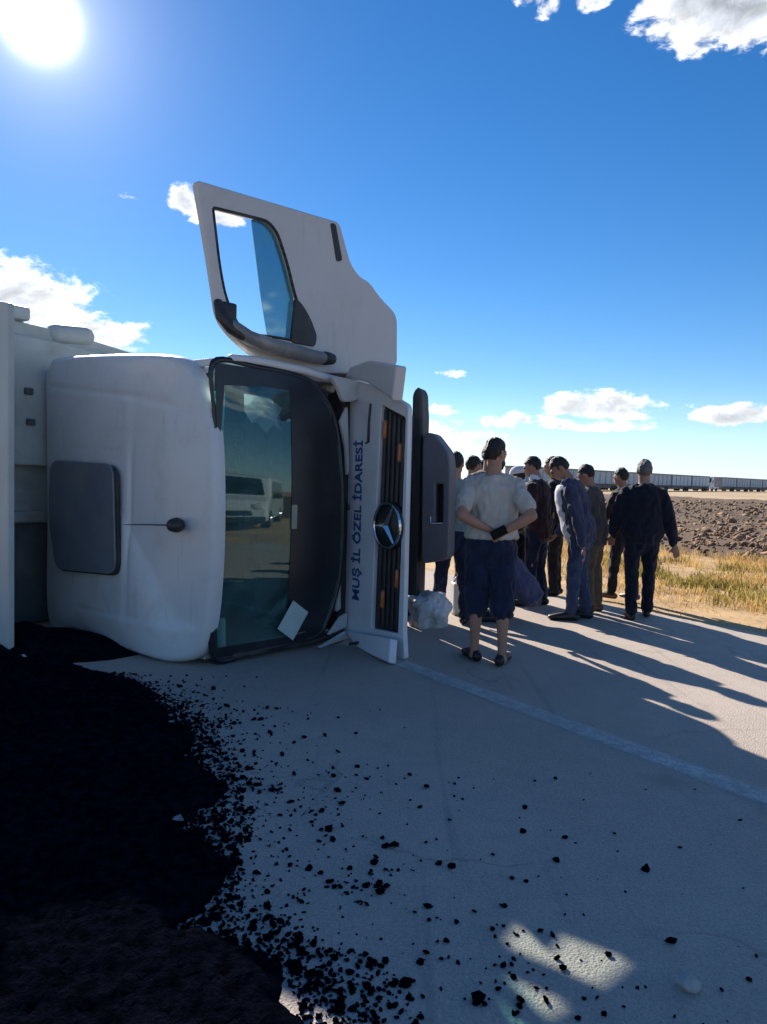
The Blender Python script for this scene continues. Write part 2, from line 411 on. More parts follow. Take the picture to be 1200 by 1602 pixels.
# almost worn-away centre line
def linemat():
    m = bpy.data.materials.new('faded_line_paint'); m.use_nodes = True; t = m.node_tree; b = NB(t); bs = t.nodes['Principled BSDF']
    co = b.n('ShaderNodeTexCoord').outputs['Object']
    n = b.noise(co, 11, 8, 0.7); n2 = b.noise(co, 1.6, 3, 0.5); n3 = b.noise(co, 90, 3, 0.7)
    uv = b.n('ShaderNodeUVMap').outputs[0]; ux = b.n('ShaderNodeSeparateXYZ', {0: uv}).outputs[0]
    edge = b.ss(b.m('ABSOLUTE', b.m('SUBTRACT', ux, 0.5)), 0.5, 0.22)
    bs.inputs['Base Color'].default_value = (0.70, 0.67, 0.63, 1); bs.inputs['Roughness'].default_value = 0.8
    tr = b.n('ShaderNodeBsdfTransparent'); mx = b.n('ShaderNodeMixShader')
    f = b.m('MULTIPLY', b.m('MULTIPLY', edge, b.m('ADD', 0.50, b.m('MULTIPLY', b.ss(n, 0.35, 0.65), 0.40))), b.m('ADD', 0.6, b.m('MULTIPLY', b.ss(n3, 0.4, 0.6), 0.4)))
    f = b.m('MULTIPLY', f, b.m('ADD', 0.55, b.m('MULTIPLY', n2, 0.7)))
    b.set(mx, 0, f); t.links.new(tr.outputs[0], mx.inputs[1]); t.links.new(bs.outputs[0], mx.inputs[2])
    t.links.new(mx.outputs[0], t.nodes['Material Output'].inputs[0]); return m
V = []; Fq = []
for i in range(121):
    t = -25+i*0.75; c = 3.555
    V += [rp(c-0.115, t, 0.004), rp(c+0.115, t, 0.004)]
for i in range(120): Fq.append((i*2, i*2+1, i*2+3, i*2+2))
ln = tag(from_arr('road_marking', V, Fq, linemat()), kind='structure')
uvl = ln.data.uv_layers.new(name='UVMap')
uvl.data.foreach_set('uv', np.array([[0, 0], [1, 0], [1, 1], [0, 1]]*120, np.float32).ravel())

# ploughed clods, loose and uneven (uncountable)
def rock_variants(n, sub, seed, amp=0.35, squash=0.7):
    out = []
    for k in range(n):
        bm = bmesh.new(); bmesh.ops.create_icosphere(bm, subdivisions=sub, radius=1.0)
        for v in bm.verts:
            d = v.co.normalized(); f = 1+amp*mnoise.noise(d*1.4+Vector((seed+k*7.1, k*3.3, 0)))+amp*0.5*mnoise.noise(d*3.3+Vector((k, seed, 2)))
            v.co = d*f; v.co.z *= squash
        bm.verts.ensure_lookup_table()
        V = np.array([v.co[:] for v in bm.verts]); Fv = np.array([[x.index for x in f.verts] for f in bm.faces]); bm.free(); out.append((V, Fv))
    return out
def scatter(name, variants, P, Ssz, m, kind='stuff', tilt=0.5, smooth=False):
    VV = []; FF = []; off = 0
    for p, s in zip(P, Ssz):
        V, Fv = variants[RNG.integers(len(variants))]
        R = np.array(Euler((RNG.normal()*tilt, RNG.normal()*tilt, RNG.uniform(0, 6.28))).to_matrix())
        sc = np.array([s*RNG.uniform(0.8, 1.25), s*RNG.uniform(0.8, 1.25), s*RNG.uniform(0.55, 1.1)])
        VV.append((V*sc)@R.T+np.array(p)); FF.append(Fv+off); off += len(V)
    return tag(from_arr(name, np.concatenate(VV), np.concatenate(FF), m, None, smooth), kind=kind)
CLOD = pmat('soil_clod', (0.165, 0.092, 0.048), 0.95, var=0.45, scale=0.7, bump=0.5, bscale=14, col2=(0.27, 0.165, 0.095))
clods = rock_variants(7, 1, 11, 0.75, 0.5)
P = []; Sz = []
while len(P) < 14000:
    d = 14+50*RNG.random()**1.9; x = d*RNG.uniform(0.02, 1.05); y = d
    a = NP[0]*x+NP[1]*y
    if a < 14.7+0.9*RNG.random(): continue
    s = min(0.13, RNG.lognormal(-3.15, 0.55))*(1.0 if d < 35 else 1.4)
    P.append((x, y, float(plow_h(np.array([a]), np.array([RP[0]*x+RP[1]*y]))[0])+s*0.25)); Sz.append(s)
scatter('soil_clods', clods, P, Sz, CLOD)

# dry grass and green weeds on the verge
def blades(name, P, Hh, Wd, m, bend=0.5):
    n = len(P); P = np.asarray(P); th = RNG.uniform(0, 6.283, n); lean = RNG.uniform(0.1, 1.0, n)*bend*Hh
    dx_, dy_ = np.cos(th), np.sin(th); la = RNG.uniform(0, 6.283, n); lx, ly = np.cos(la)*lean, np.sin(la)*lean
    w = Wd/2
    V = np.zeros((n, 5, 3))
    V[:, 0] = P+np.stack([-dx_*w, -dy_*w, 0*w], -1); V[:, 1] = P+np.stack([dx_*w, dy_*w, 0*w], -1)
    V[:, 2] = P+np.stack([dx_*w*.8+lx*.35, dy_*w*.8+ly*.35, Hh*.55], -1); V[:, 3] = P+np.stack([-dx_*w*.8+lx*.35, -dy_*w*.8+ly*.35, Hh*.55], -1)
    V[:, 4] = P+np.stack([lx, ly, Hh*.95], -1)
    b = (np.arange(n)*5)[:, None]
    F3 = np.concatenate([b+np.array([[0, 1, 2]]), b+np.array([[0, 2, 3]]), b+np.array([[3, 2, 4]])])
    return tag(from_arr(name, V.reshape(-1, 3), F3, m), kind='stuff')
def leafmat(name, c1, c2, tr=0.35):
    m = pmat(name, c1, 0.8, var=0.3, scale=1.3, col2=c2, spec=0.2)
    t = m.node_tree; bs = t.nodes['Principled BSDF']; b = NB(t)
    tl = b.n('ShaderNodeBsdfTranslucent'); mx = b.n('ShaderNodeMixShader', {0: tr})
    cl_ = bs.inputs['Base Color'].links[0].from_socket; t.links.new(cl_, tl.inputs[0])
    t.links.new(bs.outputs[0], mx.inputs[1]); t.links.new(tl.outputs[0], mx.inputs[2]); t.links.new(mx.outputs[0], t.nodes['Material Output'].inputs[0]); return m
DRY = leafmat('dry_grass_blade', (0.56, 0.34, 0.11), (0.66, 0.46, 0.19))
GREEN = leafmat('weed_leaf', (0.20, 0.17, 0.035), (0.36, 0.29, 0.085))
def field(nmax, a0, a1, dens, ymin=5.5, ymax=30, xr=(0.05, 1.1)):
    out = []
    while len(out) < nmax:
        y = ymin+(ymax-ymin)*RNG.random(4000)**1.4; x = y*RNG.uniform(xr[0], xr[1], 4000)
        a = NP[0]*x+NP[1]*y; t = RP[0]*x+RP[1]*y
        d = dens(a, t, x, y); ok = (a > a0) & (a < a1) & (RNG.random(4000) < d)
        out += list(np.stack([x[ok], y[ok], a[ok]], -1))
    return np.array(out[:nmax])
g = field(26000, 7.75, 15.6, lambda a, t, x, y: np.clip((a-7.6)/2.2, 0.05, 1)*np.clip((fbm(a*1.1, t*1.1, 4, 31)-0.36)*5, 0.02, 1))
P = np.stack([g[:, 0], g[:, 1], np.full(len(g), -0.05)], -1)
blades('dry_grass', P, RNG.uniform(0.05, 0.20, len(P))*np.clip((g[:, 2]-7.2)/3, .35, 1.2), RNG.uniform(0.006, 0.016, len(P)), DRY, 0.8)
def wd(a, t, x, y):
    band = np.exp(-((a-11.3-0.25*np.sin(t))/1.25)**2); cl2 = np.clip((fbm(a*1.5, t*1.5, 3, 77)-0.38)*5, 0.0, 1)
    return band*cl2*np.clip((x/y-0.235)*14, 0.03, 1)
g = field(11000, 8.8, 14.5, wd)
P = np.stack([g[:, 0], g[:, 1], np.full(len(g), -0.05)], -1)
blades('green_weeds', P, RNG.uniform(0.05, 0.19, len(P)), RNG.uniform(0.012, 0.034, len(P)), GREEN, 0.6)

# ------------------------------------------------------------------ spilled asphalt mix
BITU = pmat('bitumen_mix', (0.0042, 0.0054, 0.0100), 0.75, var=0.4, scale=22, bump=1.0, bscale=70, col2=(0.0060, 0.0075, 0.0135), spec=0.04)
yb = np.array([-1, 0, 1, 1.95, 2.22, 2.31, 2.48, 2.6, 2.83, 3.145, 3.54, 4.37, 5.2, 5.6, 6.3, 7.0]); xb = np.array([-.1, -.06, -.08, -.19, -.29, -.47, -.625, -.54, -.6, -.715, -.87, -1.15, -1.84, -2.35, -3.15, -4.0])
gx = np.arange(-5.6, 0.6, 0.022); gy = np.arange(0.2, 6.9, 0.022)
GX, GY = np.meshgrid(gx, gy)
sdist = np.interp(GY, yb, xb)-GX
sd = sdist+np.where(GY < 2.3, 0.35, 1.0)*0.50*(fbm(GX*3.2, GY*3.2, 4, 51)-0.47)+0.16*(fbm(GX*13, GY*13, 3, 52)-0.45)
hgt = 0.035*np.clip(sd/0.10, -1, 1)+0.10*np.clip(sd/1.6, 0, 1)**1.5
hgt += np.clip(sd/0.2, 0, 1)*(0.075*(fbm(GX*2.2, GY*2.2, 3, 53)-0.4)+0.030*(fbm(GX*11, GY*11, 3, 54)-0.4)+0.018*(_hash(np.floor(GX*45), np.floor(GY*45), 3)-0.3))
hgt += 0.20*np.exp(-(((GX+2.75)/0.62)**2+((GY-6.12)/0.40)**2))
idx = np.arange(GX.size).reshape(GX.shape)
keep = (hgt > -0.012); kq = keep[:-1, :-1] | keep[1:, :-1] | keep[:-1, 1:] | keep[1:, 1:]
Fq = np.stack([idx[:-1, :-1], idx[:-1, 1:], idx[1:, 1:], idx[1:, :-1]], -1)[kq]
used = np.unique(Fq); rem = np.full(GX.size, -1); rem[used] = np.arange(len(used))
V = np.stack([GX, GY, hgt], -1).reshape(-1, 3)[used]
V[:, :2] += RNG.uniform(-.007, .007, (len(V), 2))
tag(from_arr('asphalt_spill', V, rem[Fq], BITU, None, False), kind='stuff')

lumps = rock_variants(8, 1, 3, 0.45, 0.66)
lump_me = []
for k, (V, Fv) in enumerate(lumps):
    me = bpy.data.meshes.new('asphalt_clump'); me.from_pydata(V.tolist(), [], Fv.tolist()); me.materials.append(BITU); me.update(); lump_me.append(me)
_t = BITU.node_tree; _b = NB(_t); _df = _b.n('ShaderNodeBsdfDiffuse', {'Roughness': 0.9}); _t.links.new(_t.nodes['Principled BSDF'].inputs['Base Color'].links[0].from_socket, _df.inputs[0]); _t.links.new(_t.nodes['Principled BSDF'].inputs['Normal'].links[0].from_socket, _df.inputs['Normal']); _t.links.new(_df.outputs[0], _t.nodes['Material Output'].inputs[0])
P = []; Sz = []
while len(P) < 9000:
    y = 0.9+4.5*RNG.random()**1.2; loose = RNG.random() < 0.16; d_ = RNG.exponential(0.33 if loose else 0.17)*(1.3 if 1.5 < y < 3.8 else 0.7)-(0.0 if loose else 0.12)
    x = float(np.interp(y, yb, xb))+d_
    if not loose and fbm(np.array([x*3]), np.array([y*3]), 3, 99)[0] < 0.33+0.28*min(1, max(0, d_)/0.7): continue
    s = min(0.019, RNG.lognormal(-5.1, 0.5))
    s = min(s, 0.0062*y); P.append((x, y, s*0.35)); Sz.append(s)
P = np.array(P); Sz = np.array(Sz)
dist = np.hypot(P[:, 0], P[:, 1]-0.0)
appear = Sz/dist*(P[:, 0] > np.interp(P[:, 1], yb, xb)+0.04)*(P[:, 1] > 1.85)
order = np.argsort(-appear); big = order[:285]; small = order[285:]
CL_LABEL = 'loose black clump of asphalt mix lying on the grey road beside the spill'
for i in big:
    o = bpy.data.objects.new('asphalt_clump', lump_me[RNG.integers(8)]); COL.objects.link(o)
    o.location = P[i]; o.scale = (Sz[i]*RNG.uniform(.8, 1.3), Sz[i]*RNG.uniform(.8, 1.3), Sz[i]*RNG.uniform(.7, 1.1)); o.rotation_euler = (RNG.normal()*.4, RNG.normal()*.4, RNG.uniform(0, 6.28))
    tag(o, CL_LABEL, 'asphalt clump', 'loose asphalt clumps scattered on the road')
scatter('asphalt_crumbs', lumps, P[small], Sz[small], BITU)
# strays further out on the clean road
for x, y, s in [(0.298, 2.79, .018), (0.80, 3.05, .012), (0.72, 2.86, .016), (0.52, 2.72, .010), (0.57, 2.70, .010), (0.98, 2.36, .017), (0.44, 2.42, .008), (0.40, 2.40, .010), (0.75, 2.28, .012), (0.59, 2.21, .013), (1.15, 2.18, .010), (0.31, 2.06, .022), (0.10, 2.12, .02), (0.66, 2.02, .010), (0.58, 2.0, .009), (0.19, 2.52, .014), (0.02, 2.60, .018), (0.24, 2.33, .012), (0.20, 3.3, .012), (-.05, 3.6, .012), (-0.1, 3.75, .014), (0.52, 2.12, .006), (0.62, 2.08, .008)]:
    o = bpy.data.objects.new('asphalt_clump', lump_me[RNG.integers(8)]); COL.objects.link(o)
    o.location = (x, y, s*0.4); o.scale = (s*1.1, s, s*.9); o.rotation_euler = (0, 0, RNG.uniform(0, 6.28))
    tag(o, CL_LABEL.replace('beside the spill', 'away from the spill'), 'asphalt clump', 'stray asphalt clumps on the clean road')
STONE = pmat('pale_stone', (0.36, 0.35, 0.34), 0.8, var=0.15, scale=20, bump=0.3, bscale=40)
bm = bmesh.new(); bmesh.ops.create_icosphere(bm, subdivisions=2, radius=0.034)
for v in bm.verts: v.co *= 1+0.25*mnoise.noise(v.co*30); v.co.z *= 0.7
st = from_bm('stone', bm, STONE); st.location = (0.948, 2.14, 0.018)
tag(st, 'small pale grey stone lying alone on the shaded road', 'stone')

# ------------------------------------------------------------------ lorries queued far off
TARP = pmat('trailer_tarpaulin', (0.50, 0.51, 0.52), 0.7, var=0.12, scale=0.4)  # trailer colours lightened to put distance haze into them
TARP2 = pmat('trailer_tarpaulin_pale', (0.60, 0.62, 0.64), 0.7, var=0.12, scale=0.4)
TFRAME = pmat('trailer_frame', (0.27, 0.26, 0.28), 0.7, var=0.2, scale=1)
TBASE = pmat('trailer_underframe', (0.20, 0.14, 0.11), 0.8, var=0.3, scale=1)
RDIR = Vector((0.652, 0.758, 0)); R0 = Vector((24.6, 125.0, 0)); RANG = math.atan2(RDIR.y, RDIR.x)
PMESH = {}
def shared(name, build, m, parent, loc=(0, 0, 0)):
    if name not in PMESH:
        bm = bmesh.new(); build(bm); me = bpy.data.meshes.new(name); bm.to_mesh(me); bm.free(); PMESH[name] = me
    me = PMESH[name]
    o = bpy.data.objects.new(name, me); COL.objects.link(o); o.parent = parent; o.location = loc
    if not me.materials: me.materials.append(m)
    return o
def trailer(k, label, pale=False, hgt=3.9):
    t = empty('freight_trailer', R0+RDIR*k, RANG)
    tag(t, label, 'trailer', 'lorry trailers queued beyond the field')
    for i in range(5):
        nm = 'side_panel'
        o = shared('side_panel_pale' if pale else nm, lambda bm: bm_box(bm, (0, 0, 0), (2.5, 2.46, hgt-1.55)), TARP2 if pale else TARP, t, (1.45+2.62*i, 0, 1.25+(hgt-1.5)/2)); o.name = 'side_panel'
    for i in range(6):
        shared('post', lambda bm: bm_box(bm, (0, 0, 0), (0.22, 2.56, hgt-1.4)), TFRAME, t, (0.14+2.62*i, 0, 1.2+(hgt-1.5)/2))
    shared('top_rail', lambda bm: bm_box(bm, (0, 0, 0), (13.5, 2.6, 0.28)), TFRAME, t, (6.7, 0, hgt-0.18))
    shared('chassis', lambda bm: bm_box(bm, (0, 0, 0), (13.4, 2.3, 0.75)), TBASE, t, (6.7, 0, 0.80))
    for i in range(3):
        for s in (-1, 1):
            def wh(bm): bmesh.ops.create_cone(bm, cap_ends=True, segments=18, radius1=0.5, radius2=0.5, depth=0.32, matrix=Matrix.Rotation(rad(90), 4, 'X'))
            shared('trailer_wheel', wh, TYRE, t, (8.6+1.3*i, s*1.05, 0.5)).name = 'wheel'
    return t
names = ['grey green lorry trailer nearest in the far queue, seen past the men', 'second grey trailer in the far queue, behind the bowed head in blue', 'third trailer of the far queue, over the brown jacket shoulder',
         'fourth trailer of the far queue, left of the grey haired head', 'fifth trailer of the far queue, behind the grey haired head', 'sixth grey trailer of the far queue, right of the grey haired head', 'pale trailer right behind the far white lorry cab']
for i in range(7): trailer(-6+i*13.9, names[i], pale=(i in (5, 6)), hgt=3.9)
for i in range(4):
    trailer(101.5+i*14.0, ['dark railed trailer just right of the far white lorry cab', 'trailer at the far right edge of the queue by the frame', 'trailer further right in the far queue', 'last trailer on the right of the far queue'][i], hgt=3.9)
# white tractor unit facing left between the trailers
LW = pmat('lorry_white', (0.66, 0.70, 0.74), 0.4, var=0.05, scale=1)
tr = empty('lorry_cab', R0+RDIR*92.6, RANG); tag(tr, 'white lorry cab standing in a gap of the far trailer queue', 'lorry')
prof = [(0.0, 0.6), (6.2, 0.6), (6.2, 1.1), (2.3, 1.15), (2.3, 3.7), (0.75, 3.75), (0.12, 2.2), (0.0, 1.6)]
panel('cab_body', [rounded(prof, 0.12, 3)], 2.45, LW, tr, frame2((0, 0, 0), (1, 0, 0), (0, 0, 1)), 0.05)
for s in (-1, 1):
    panel('side_window', [rounded([(0.55, 2.1), (1.5, 2.1), (1.5, 2.9), (0.85, 2.9)], 0.06, 2)], 0.02, BLACKP, tr, frame2((0, s*1.235, 0), (1, 0, 0), (0, 0, 1)), 0.003)
panel('windscreen', [[(-1.05, 0), (1.05, 0), (1.0, 1.15), (-1.0, 1.15)]], 0.03, BLACKP, tr, frame2((0.16, 0, 2.3), (0, 1, 0), (0.42, 0, 1)), 0.004)
for wx in (1.1, 4.6):
    for s in (-1, 1):
        bm = bmesh.new(); bmesh.ops.create_cone(bm, cap_ends=True, segments=20, radius1=0.52, radius2=0.52, depth=0.35, matrix=Matrix.Translation((wx, s*1.05, 0.52)) @ Matrix.Rotation(rad(90), 4, 'X')); from_bm('wheel', bm, TYRE, tr)
box('air_deflector', (3.0, 0, 3.2), (0.35, 2.2, 1.2), BLACKP, tr)
# ------------------------------------------------------------------ the overturned tipper lorry
# local axes: x = truck's downward (roof to wheels), y = truck's rearward, z = world up (its left side)
TR_ANG = rad(54.7356)
truck = empty('tipper_truck', (-1.35, 5.61, 0.0), TR_ANG)
tag(truck, 'white tipper truck lying on its side, roof towards us, one door swung up', 'truck')
def sst(x, a, b):
    t = min(1, max(0, (x-a)/(b-a))); return t*t*(3-2*t)
def segd(y, z, a, b):
    ax, az_, bx, bz = a[0], a[1], b[0], b[1]; dxx, dzz = bx-ax, bz-az_
    t = max(0, min(1, ((y-ax)*dxx+(z-az_)*dzz)/(dxx*dxx+dzz*dzz))); return math.hypot(y-ax-t*dxx, z-az_-t*dzz)
# roof skin: outline as (x, y, z)
ro = [(.06, 2.171, 2.47), (.06, 2.014, 2.515), (.06, 1.065, 2.475), (.06, .369, 2.403), (.06, .119, 2.229), (.06, -.009, 1.981), (.06, -.072, 1.690), (.06, -.097, 1.206), (.06, -.087, .718), (.05, -.046, .318),
      (.03, .058, .085), (-.03, .28, .005), (-.05, .598, .005), (.0, 1.02, .012), (.03, 1.345, .03), (.06, 1.783, .04), (.06, 2.171, .065), (.06, 2.20, 1.097), (.06, 2.22, 1.991), (.06, 2.23, 2.35)]
ro = catmull(ro, 8)
creases = [((2.12, 2.247), (.89, 2.108), .010, .020), ((.89, 2.108), (.176, 1.981), .006, .03), ((.85, 2.05), (.834, .29), .010, .018), ((1.592, .272), (.609, .30), .012, .018), ((2.05, 1.68), (1.02, 1.66), .005, .02)]
def roof_x(y, z, s=0.5):
    e = 1-s
    x = -0.045*(1-s**3.0)                                    # dome
    for a, b, dep, wdt in creases: x += dep*math.exp(-(segd(y, z, a, b)/wdt)**2)
    if z < 0.33: x -= 0.035*sst(0.33-z, 0, 0.06)*(1-s**3)*sst(1.7-y, 0, .7)
    x -= 0.010*sst(y, 0.84, 0.90)*sst(1-s, .05, .2)
    x += 0.008*mnoise.noise(Vector((y*1.3, z*1.3, 4.0)))*sst(1-s, 0, .2)
    return x
def roof_disp(q, s):
    q.x += roof_x(q.y, q.z, s) if s < 0.999 else 0
    return q
prof = [(1.0, (.05, 0, 0)), (1.0, (.0, 0, 0)), (.995, (-.022, 0, 0)), (.985, (-.045, 0, 0))] + [(s, (-.06, 0, 0)) for s in np.concatenate([[.97, .955], np.linspace(.94, .03, 64)])]
roof = ringfill('roof_panel', ro, prof, WHITE, truck, roof_disp)
HATCHM = pmat('smoked_hatch', (0.13, 0.15, 0.18), 0.35, var=0.12, scale=2, coat=0.3, dirt=(DUST, 0.3, 3))
hx = -0.06-0.048
FY = lambda x: frame2((x, 0, 0), (0, -1, 0), (0, 0, 1))
hp = [(-1.90, 1.575), (-.98, 1.55), (-.93, .64), (-1.81, .60), (-1.94, 1.1)]
hat = panel('roof_hatch', [rounded(hp, [.12, .12, .12, .12, .3], 6)], .026, HATCHM, roof, FY(hx-.016), .008, 3)
hp2 = [(p[0]+.03 if i in (1, 2) else p[0], p[1]-.012) for i, p in enumerate(hp)]
panel('hatch_frame', [rounded(hp2, [.12, .12, .12, .12, .3], 6)], .03, BLACKP, roof, FY(hx+.002), .008, 2)
bm = bmesh.new(); bm_ell(bm, (-.145, .21, 1.09), (.035, .045, .045)); bm_tube(bm, [(-.13, .21, 1.09), (-.10, .21, 1.09)], [.055, .06], 16)
bm_tube(bm, [(-.15, .23, 1.09), (-.155, .5, 1.078), (-.145, .80, 1.06)], [.006, .005, .003], 8)
from_bm('antenna', bm, BLACKP, roof, True)

# cab shell (hollow): back wall, floor, both sides, upper one slotted
CABW = pmat('cab_side_paint', (0.62, 0.63, 0.64), 0.45, var=0.04, scale=1.5, dirt=(DUST, 0.35, 2.0))
box('back_wall', (1.02, 2.12, 1.23), (1.85, .08, 2.36), INTER, truck)
box('cab_floor', (1.92, 1.05, 1.2), (.10, 2.2, 2.30), DARK, truck)
box('lower_side', (1.0, 1.13, .045), (1.75, 2.0, .06), CABW, truck)
box('headliner', (.115, 1.15, 1.22), (.03, 1.95, 2.20), INTER, truck)
side_o = [(.10, .06), (1.40, -.12), (1.90, -.05), (1.90, 2.12), (.10, 2.14)]
side_h = [(.13, .07), (.13, .50), (.40, .52), (.42, .06)]; side_h2 = [(.50, .05), (.50, .52), (.70, .53), (.72, .03)]  # door opening narrowed to two slots that shape the road's light patch
panel('upper_side', [rounded(side_o, .05, 3), rounded(side_h, .05, 4), rounded(side_h2, .04, 4)], .06, CABW, truck, frame2((0, 0, 2.35), (1, 0, 0), (0, 1, 0)), .01)
tube('windscreen_pillar', [(.22, -.02, 2.385), (.45, -.055, 2.395), (.9, -.135, 2.38), (1.15, -.19, 2.345), (1.5, -.23, 2.33)], [.035, .038, .036, .034, .03], CABW, truck, 12)
tube('windscreen_pillar', [(.28, -.04, .05), (.6, -.08, .05), (1.1, -.17, .06), (1.42, -.22, .08)], [.035, .035, .035, .03], DARK, truck, 12)
# windscreen
ws = [(.035, 2.345), (.425, 2.365), (.873, 2.335), (1.083, 2.231), (1.235, 1.968), (1.303, 1.41), (1.312, .613), (1.213, .223), (1.073, .07), (.475, .04), (.08, .045), (.045, .6), (.04, 1.2), (.035, 1.9)]
wy = lambda x, z: -.02-(x-.1)*.165-.085*max(0, 1-((z-1.2)/1.22)**2)*(0.45+0.55*min(1, x/1.0))
wpts = catmull([(x, wy(x, z), z) for x, z in ws], 6)
def wdisp(q, s): q.y = wy(q.x, q.z); return q
GLASS = glassmat('windscreen_glass', (0.74, 0.90, 0.89), 0.02, 0.015, (.17, .10, (0.16, 0.52, 0.52)), 0.26)
wsg = ringfill('windscreen', wpts, [(s, (0, 0, 0)) for s in np.linspace(1, .04, 26)], GLASS, truck, wdisp)
cw = sum((Vector(p) for p in wpts), Vector())/len(wpts)
bm = bmesh.new(); R3 = []
for s, o_ in ((1.004, .014), (1.0, -.006), (.968, -.006), (.965, .012)):
    R3.append([bm.verts.new(Vector((cw.x+(p[0]-cw.x)*s, wy(cw.x+(p[0]-cw.x)*s, cw.z+(p[2]-cw.z)*s)+o_, cw.z+(p[2]-cw.z)*s))) for p in wpts])
for A, Bq in zip(R3, R3[1:]):
    for k in range(len(A)): bm.faces.new((A[k], A[(k+1) % len(A)], Bq[(k+1) % len(A)], Bq[k]))
BANDM = pmat('windscreen_band', (0.012, 0.014, 0.02), 0.34, var=0.2, scale=2, dirt=((0.05, 0.05, 0.06), 0.5, 2.5))
from_bm('windscreen_seal', bm, BANDM, wsg, True)
# black painted band along the lower edge of the glass and the dashboard behind it
bm = bmesh.new(); rows = []
for i in range(24):
    z = .16+i*(2.12/23); xe = float(np.interp(z, [.07, .223, .613, 1.41, 1.968, 2.231, 2.335], [1.073, 1.213, 1.312, 1.303, 1.235, 1.083, .873]))-.04
    xs = np.linspace(min(.74, xe-.1), xe, 8)
    rows.append([bm.verts.new((x, wy(x, z)-.006, z)) for x in xs])
for A, Bq in zip(rows, rows[1:]):
    for k in range(7): bm.faces.new((A[k], A[k+1], Bq[k+1], Bq[k]))
BANDM = pmat('windscreen_band', (0.012, 0.014, 0.02), 0.34, var=0.2, scale=2, dirt=((0.05, 0.05, 0.06), 0.5, 2.5))
from_bm('lower_band', bm, BANDM, wsg, True)
for zr in ((1.55, 2.2), (.10, .55)):
    bm = bmesh.new(); rows = []
    for i in range(12):
        z = zr[0]+i*(zr[1]-zr[0])/11; e = abs(z-(zr[0] if zr[0] > 1 else zr[1]))
        rows.append([bm.verts.new((x, wy(x, z)-.005, z)) for x in np.linspace(.05, .065+.10*e, 3)])
    for A, Bq in zip(rows, rows[1:]):
        for k in range(2): bm.faces.new((A[k], A[k+1], Bq[k+1], Bq[k]))
    from_bm('corner_band', bm, BANDM, wsg, True)
for za, zb, nm in ((2.16, 2.33, 'side_band'), (.06, .14, 'side_band')):
    bm = bmesh.new(); rows = []
    for i in range(16):
        x = .05+i*(1.10/15); zz = np.linspace(za+(.035*math.sin(i*.2) if za > 1 else 0), zb-(.0 if x < .9 else (x-.9)*.45*(1 if za > 1 else -.6)), 5)
        rows.append([bm.verts.new((x, wy(x, z)-.004, z)) for z in zz])
    for A, Bq in zip(rows, rows[1:]):
        for k in range(4): bm.faces.new((A[k], A[k+1], Bq[k+1], Bq[k]))
    from_bm(nm, bm, BANDM, wsg, True)
bm = bmesh.new(); bm_box(bm, (1.12, .16, 1.2), (.52, .46, 2.16), None, .09); bm_box(bm, (.86, .32, 1.72), (.18, .22, .62), None, .06); bm_box(bm, (1.0, .40, 1.1), (.5, .1, .5), None, .03)
from_bm('dashboard', bm, SEATM, truck, False)
bm = bmesh.new()
for k in range(28):
    a0 = 2*math.pi*k/28; a1 = 2*math.pi*(k+1)/28
    p = lambda a: (.93+.20*math.cos(a)*.35+0, .60+.20*math.cos(a)*.9, 1.72+.21*math.sin(a))
    bm_tube(bm, [p(a0), p(a1)], [.016, .016], 8, False)
bm_tube(bm, [(.93, .60, 1.72), (1.08, .45, 1.72)], [.05, .04], 12); bm_tube(bm, [(.93, .60, 1.52), (.93, .60, 1.92)], [.018, .018], 8)
from_bm('steering_wheel', bm, BLACKP, truck, True)
for zc in (.62, 1.75):
    bm = bmesh.new(); bm_box(bm, (1.42, 1.18, zc), (.20, .52, .52), None, .06); bm_box(bm, (1.02, 1.48, zc), (.72, .16, .50), Euler((0, 0, rad(10))).to_matrix(), .06); bm_box(bm, (.56, 1.55, zc), (.22, .12, .30), None, .045)
    from_bm('seat', bm, SEATM, truck, False)
VISORGLINT = pmat('pale_visor_glint', (0.42, 0.50, 0.50), 0.7, var=0.1)
panel('visor_glint_panel', [rounded([(.13, .08), (.235, .10), (.225, .36), (.15, .36)], .03, 3)], .02, VISORGLINT, truck, frame2((0, .04, 0), (1, -.12, 0), (0, 0, 1)), .004)  # pale strip added in place of a glint low in the glass
panel('visor_glint_panel', [rounded([(.12, 1.55), (.30, 1.60), (.30, 2.1), (.14, 2.15)], .03, 3)], .02, VISORGLINT, truck, frame2((0, .12, 0), (1, .25, 0), (0, 0, 1)), .004)
TEALTINT = pmat('teal_tint_sheet', (0.10, 0.36, 0.36), 0.5, var=0.2, scale=4)
panel('visor_glint_panel', [rounded([(.10, 1.74), (.20, 1.78), (.21, 2.13), (.09, 2.12)], .02, 3)], .012, TEALTINT, truck, frame2((0, .02, 0), (1, .1, 0), (0, 0, 1)), .003)  # teal sheet added behind the glass for its glowing tint
bm = bmesh.new(); cv = [(.36, 2.13), (.62, 2.12), (.70, 2.04), (.66, 1.95), (.73, 1.86), (.60, 1.90), (.56, 1.83), (.50, 1.91), (.40, 1.90), (.36, 1.99)]
vs_ = [bm.verts.new((x, wy(x, z)+.07+.03*math.sin(k*2.1), z)) for k, (x, z) in enumerate(cv)]; cvv = bm.verts.new((.53, wy(.53, 2.0)+.04, 2.0))
for k in range(len(vs_)): bm.faces.new((vs_[k], vs_[(k+1) % len(vs_)], cvv))
rr_ = bmesh.ops.solidify(bm, geom=bm.faces[:], thickness=.006)
from_bm('pale_glare_sheet', bm, VISORGLINT, truck)  # sheet added behind the glass for the pale bright blotches there
STICK = pmat('faded_sticker', (0.30, 0.31, 0.24), 0.7, var=0.1)
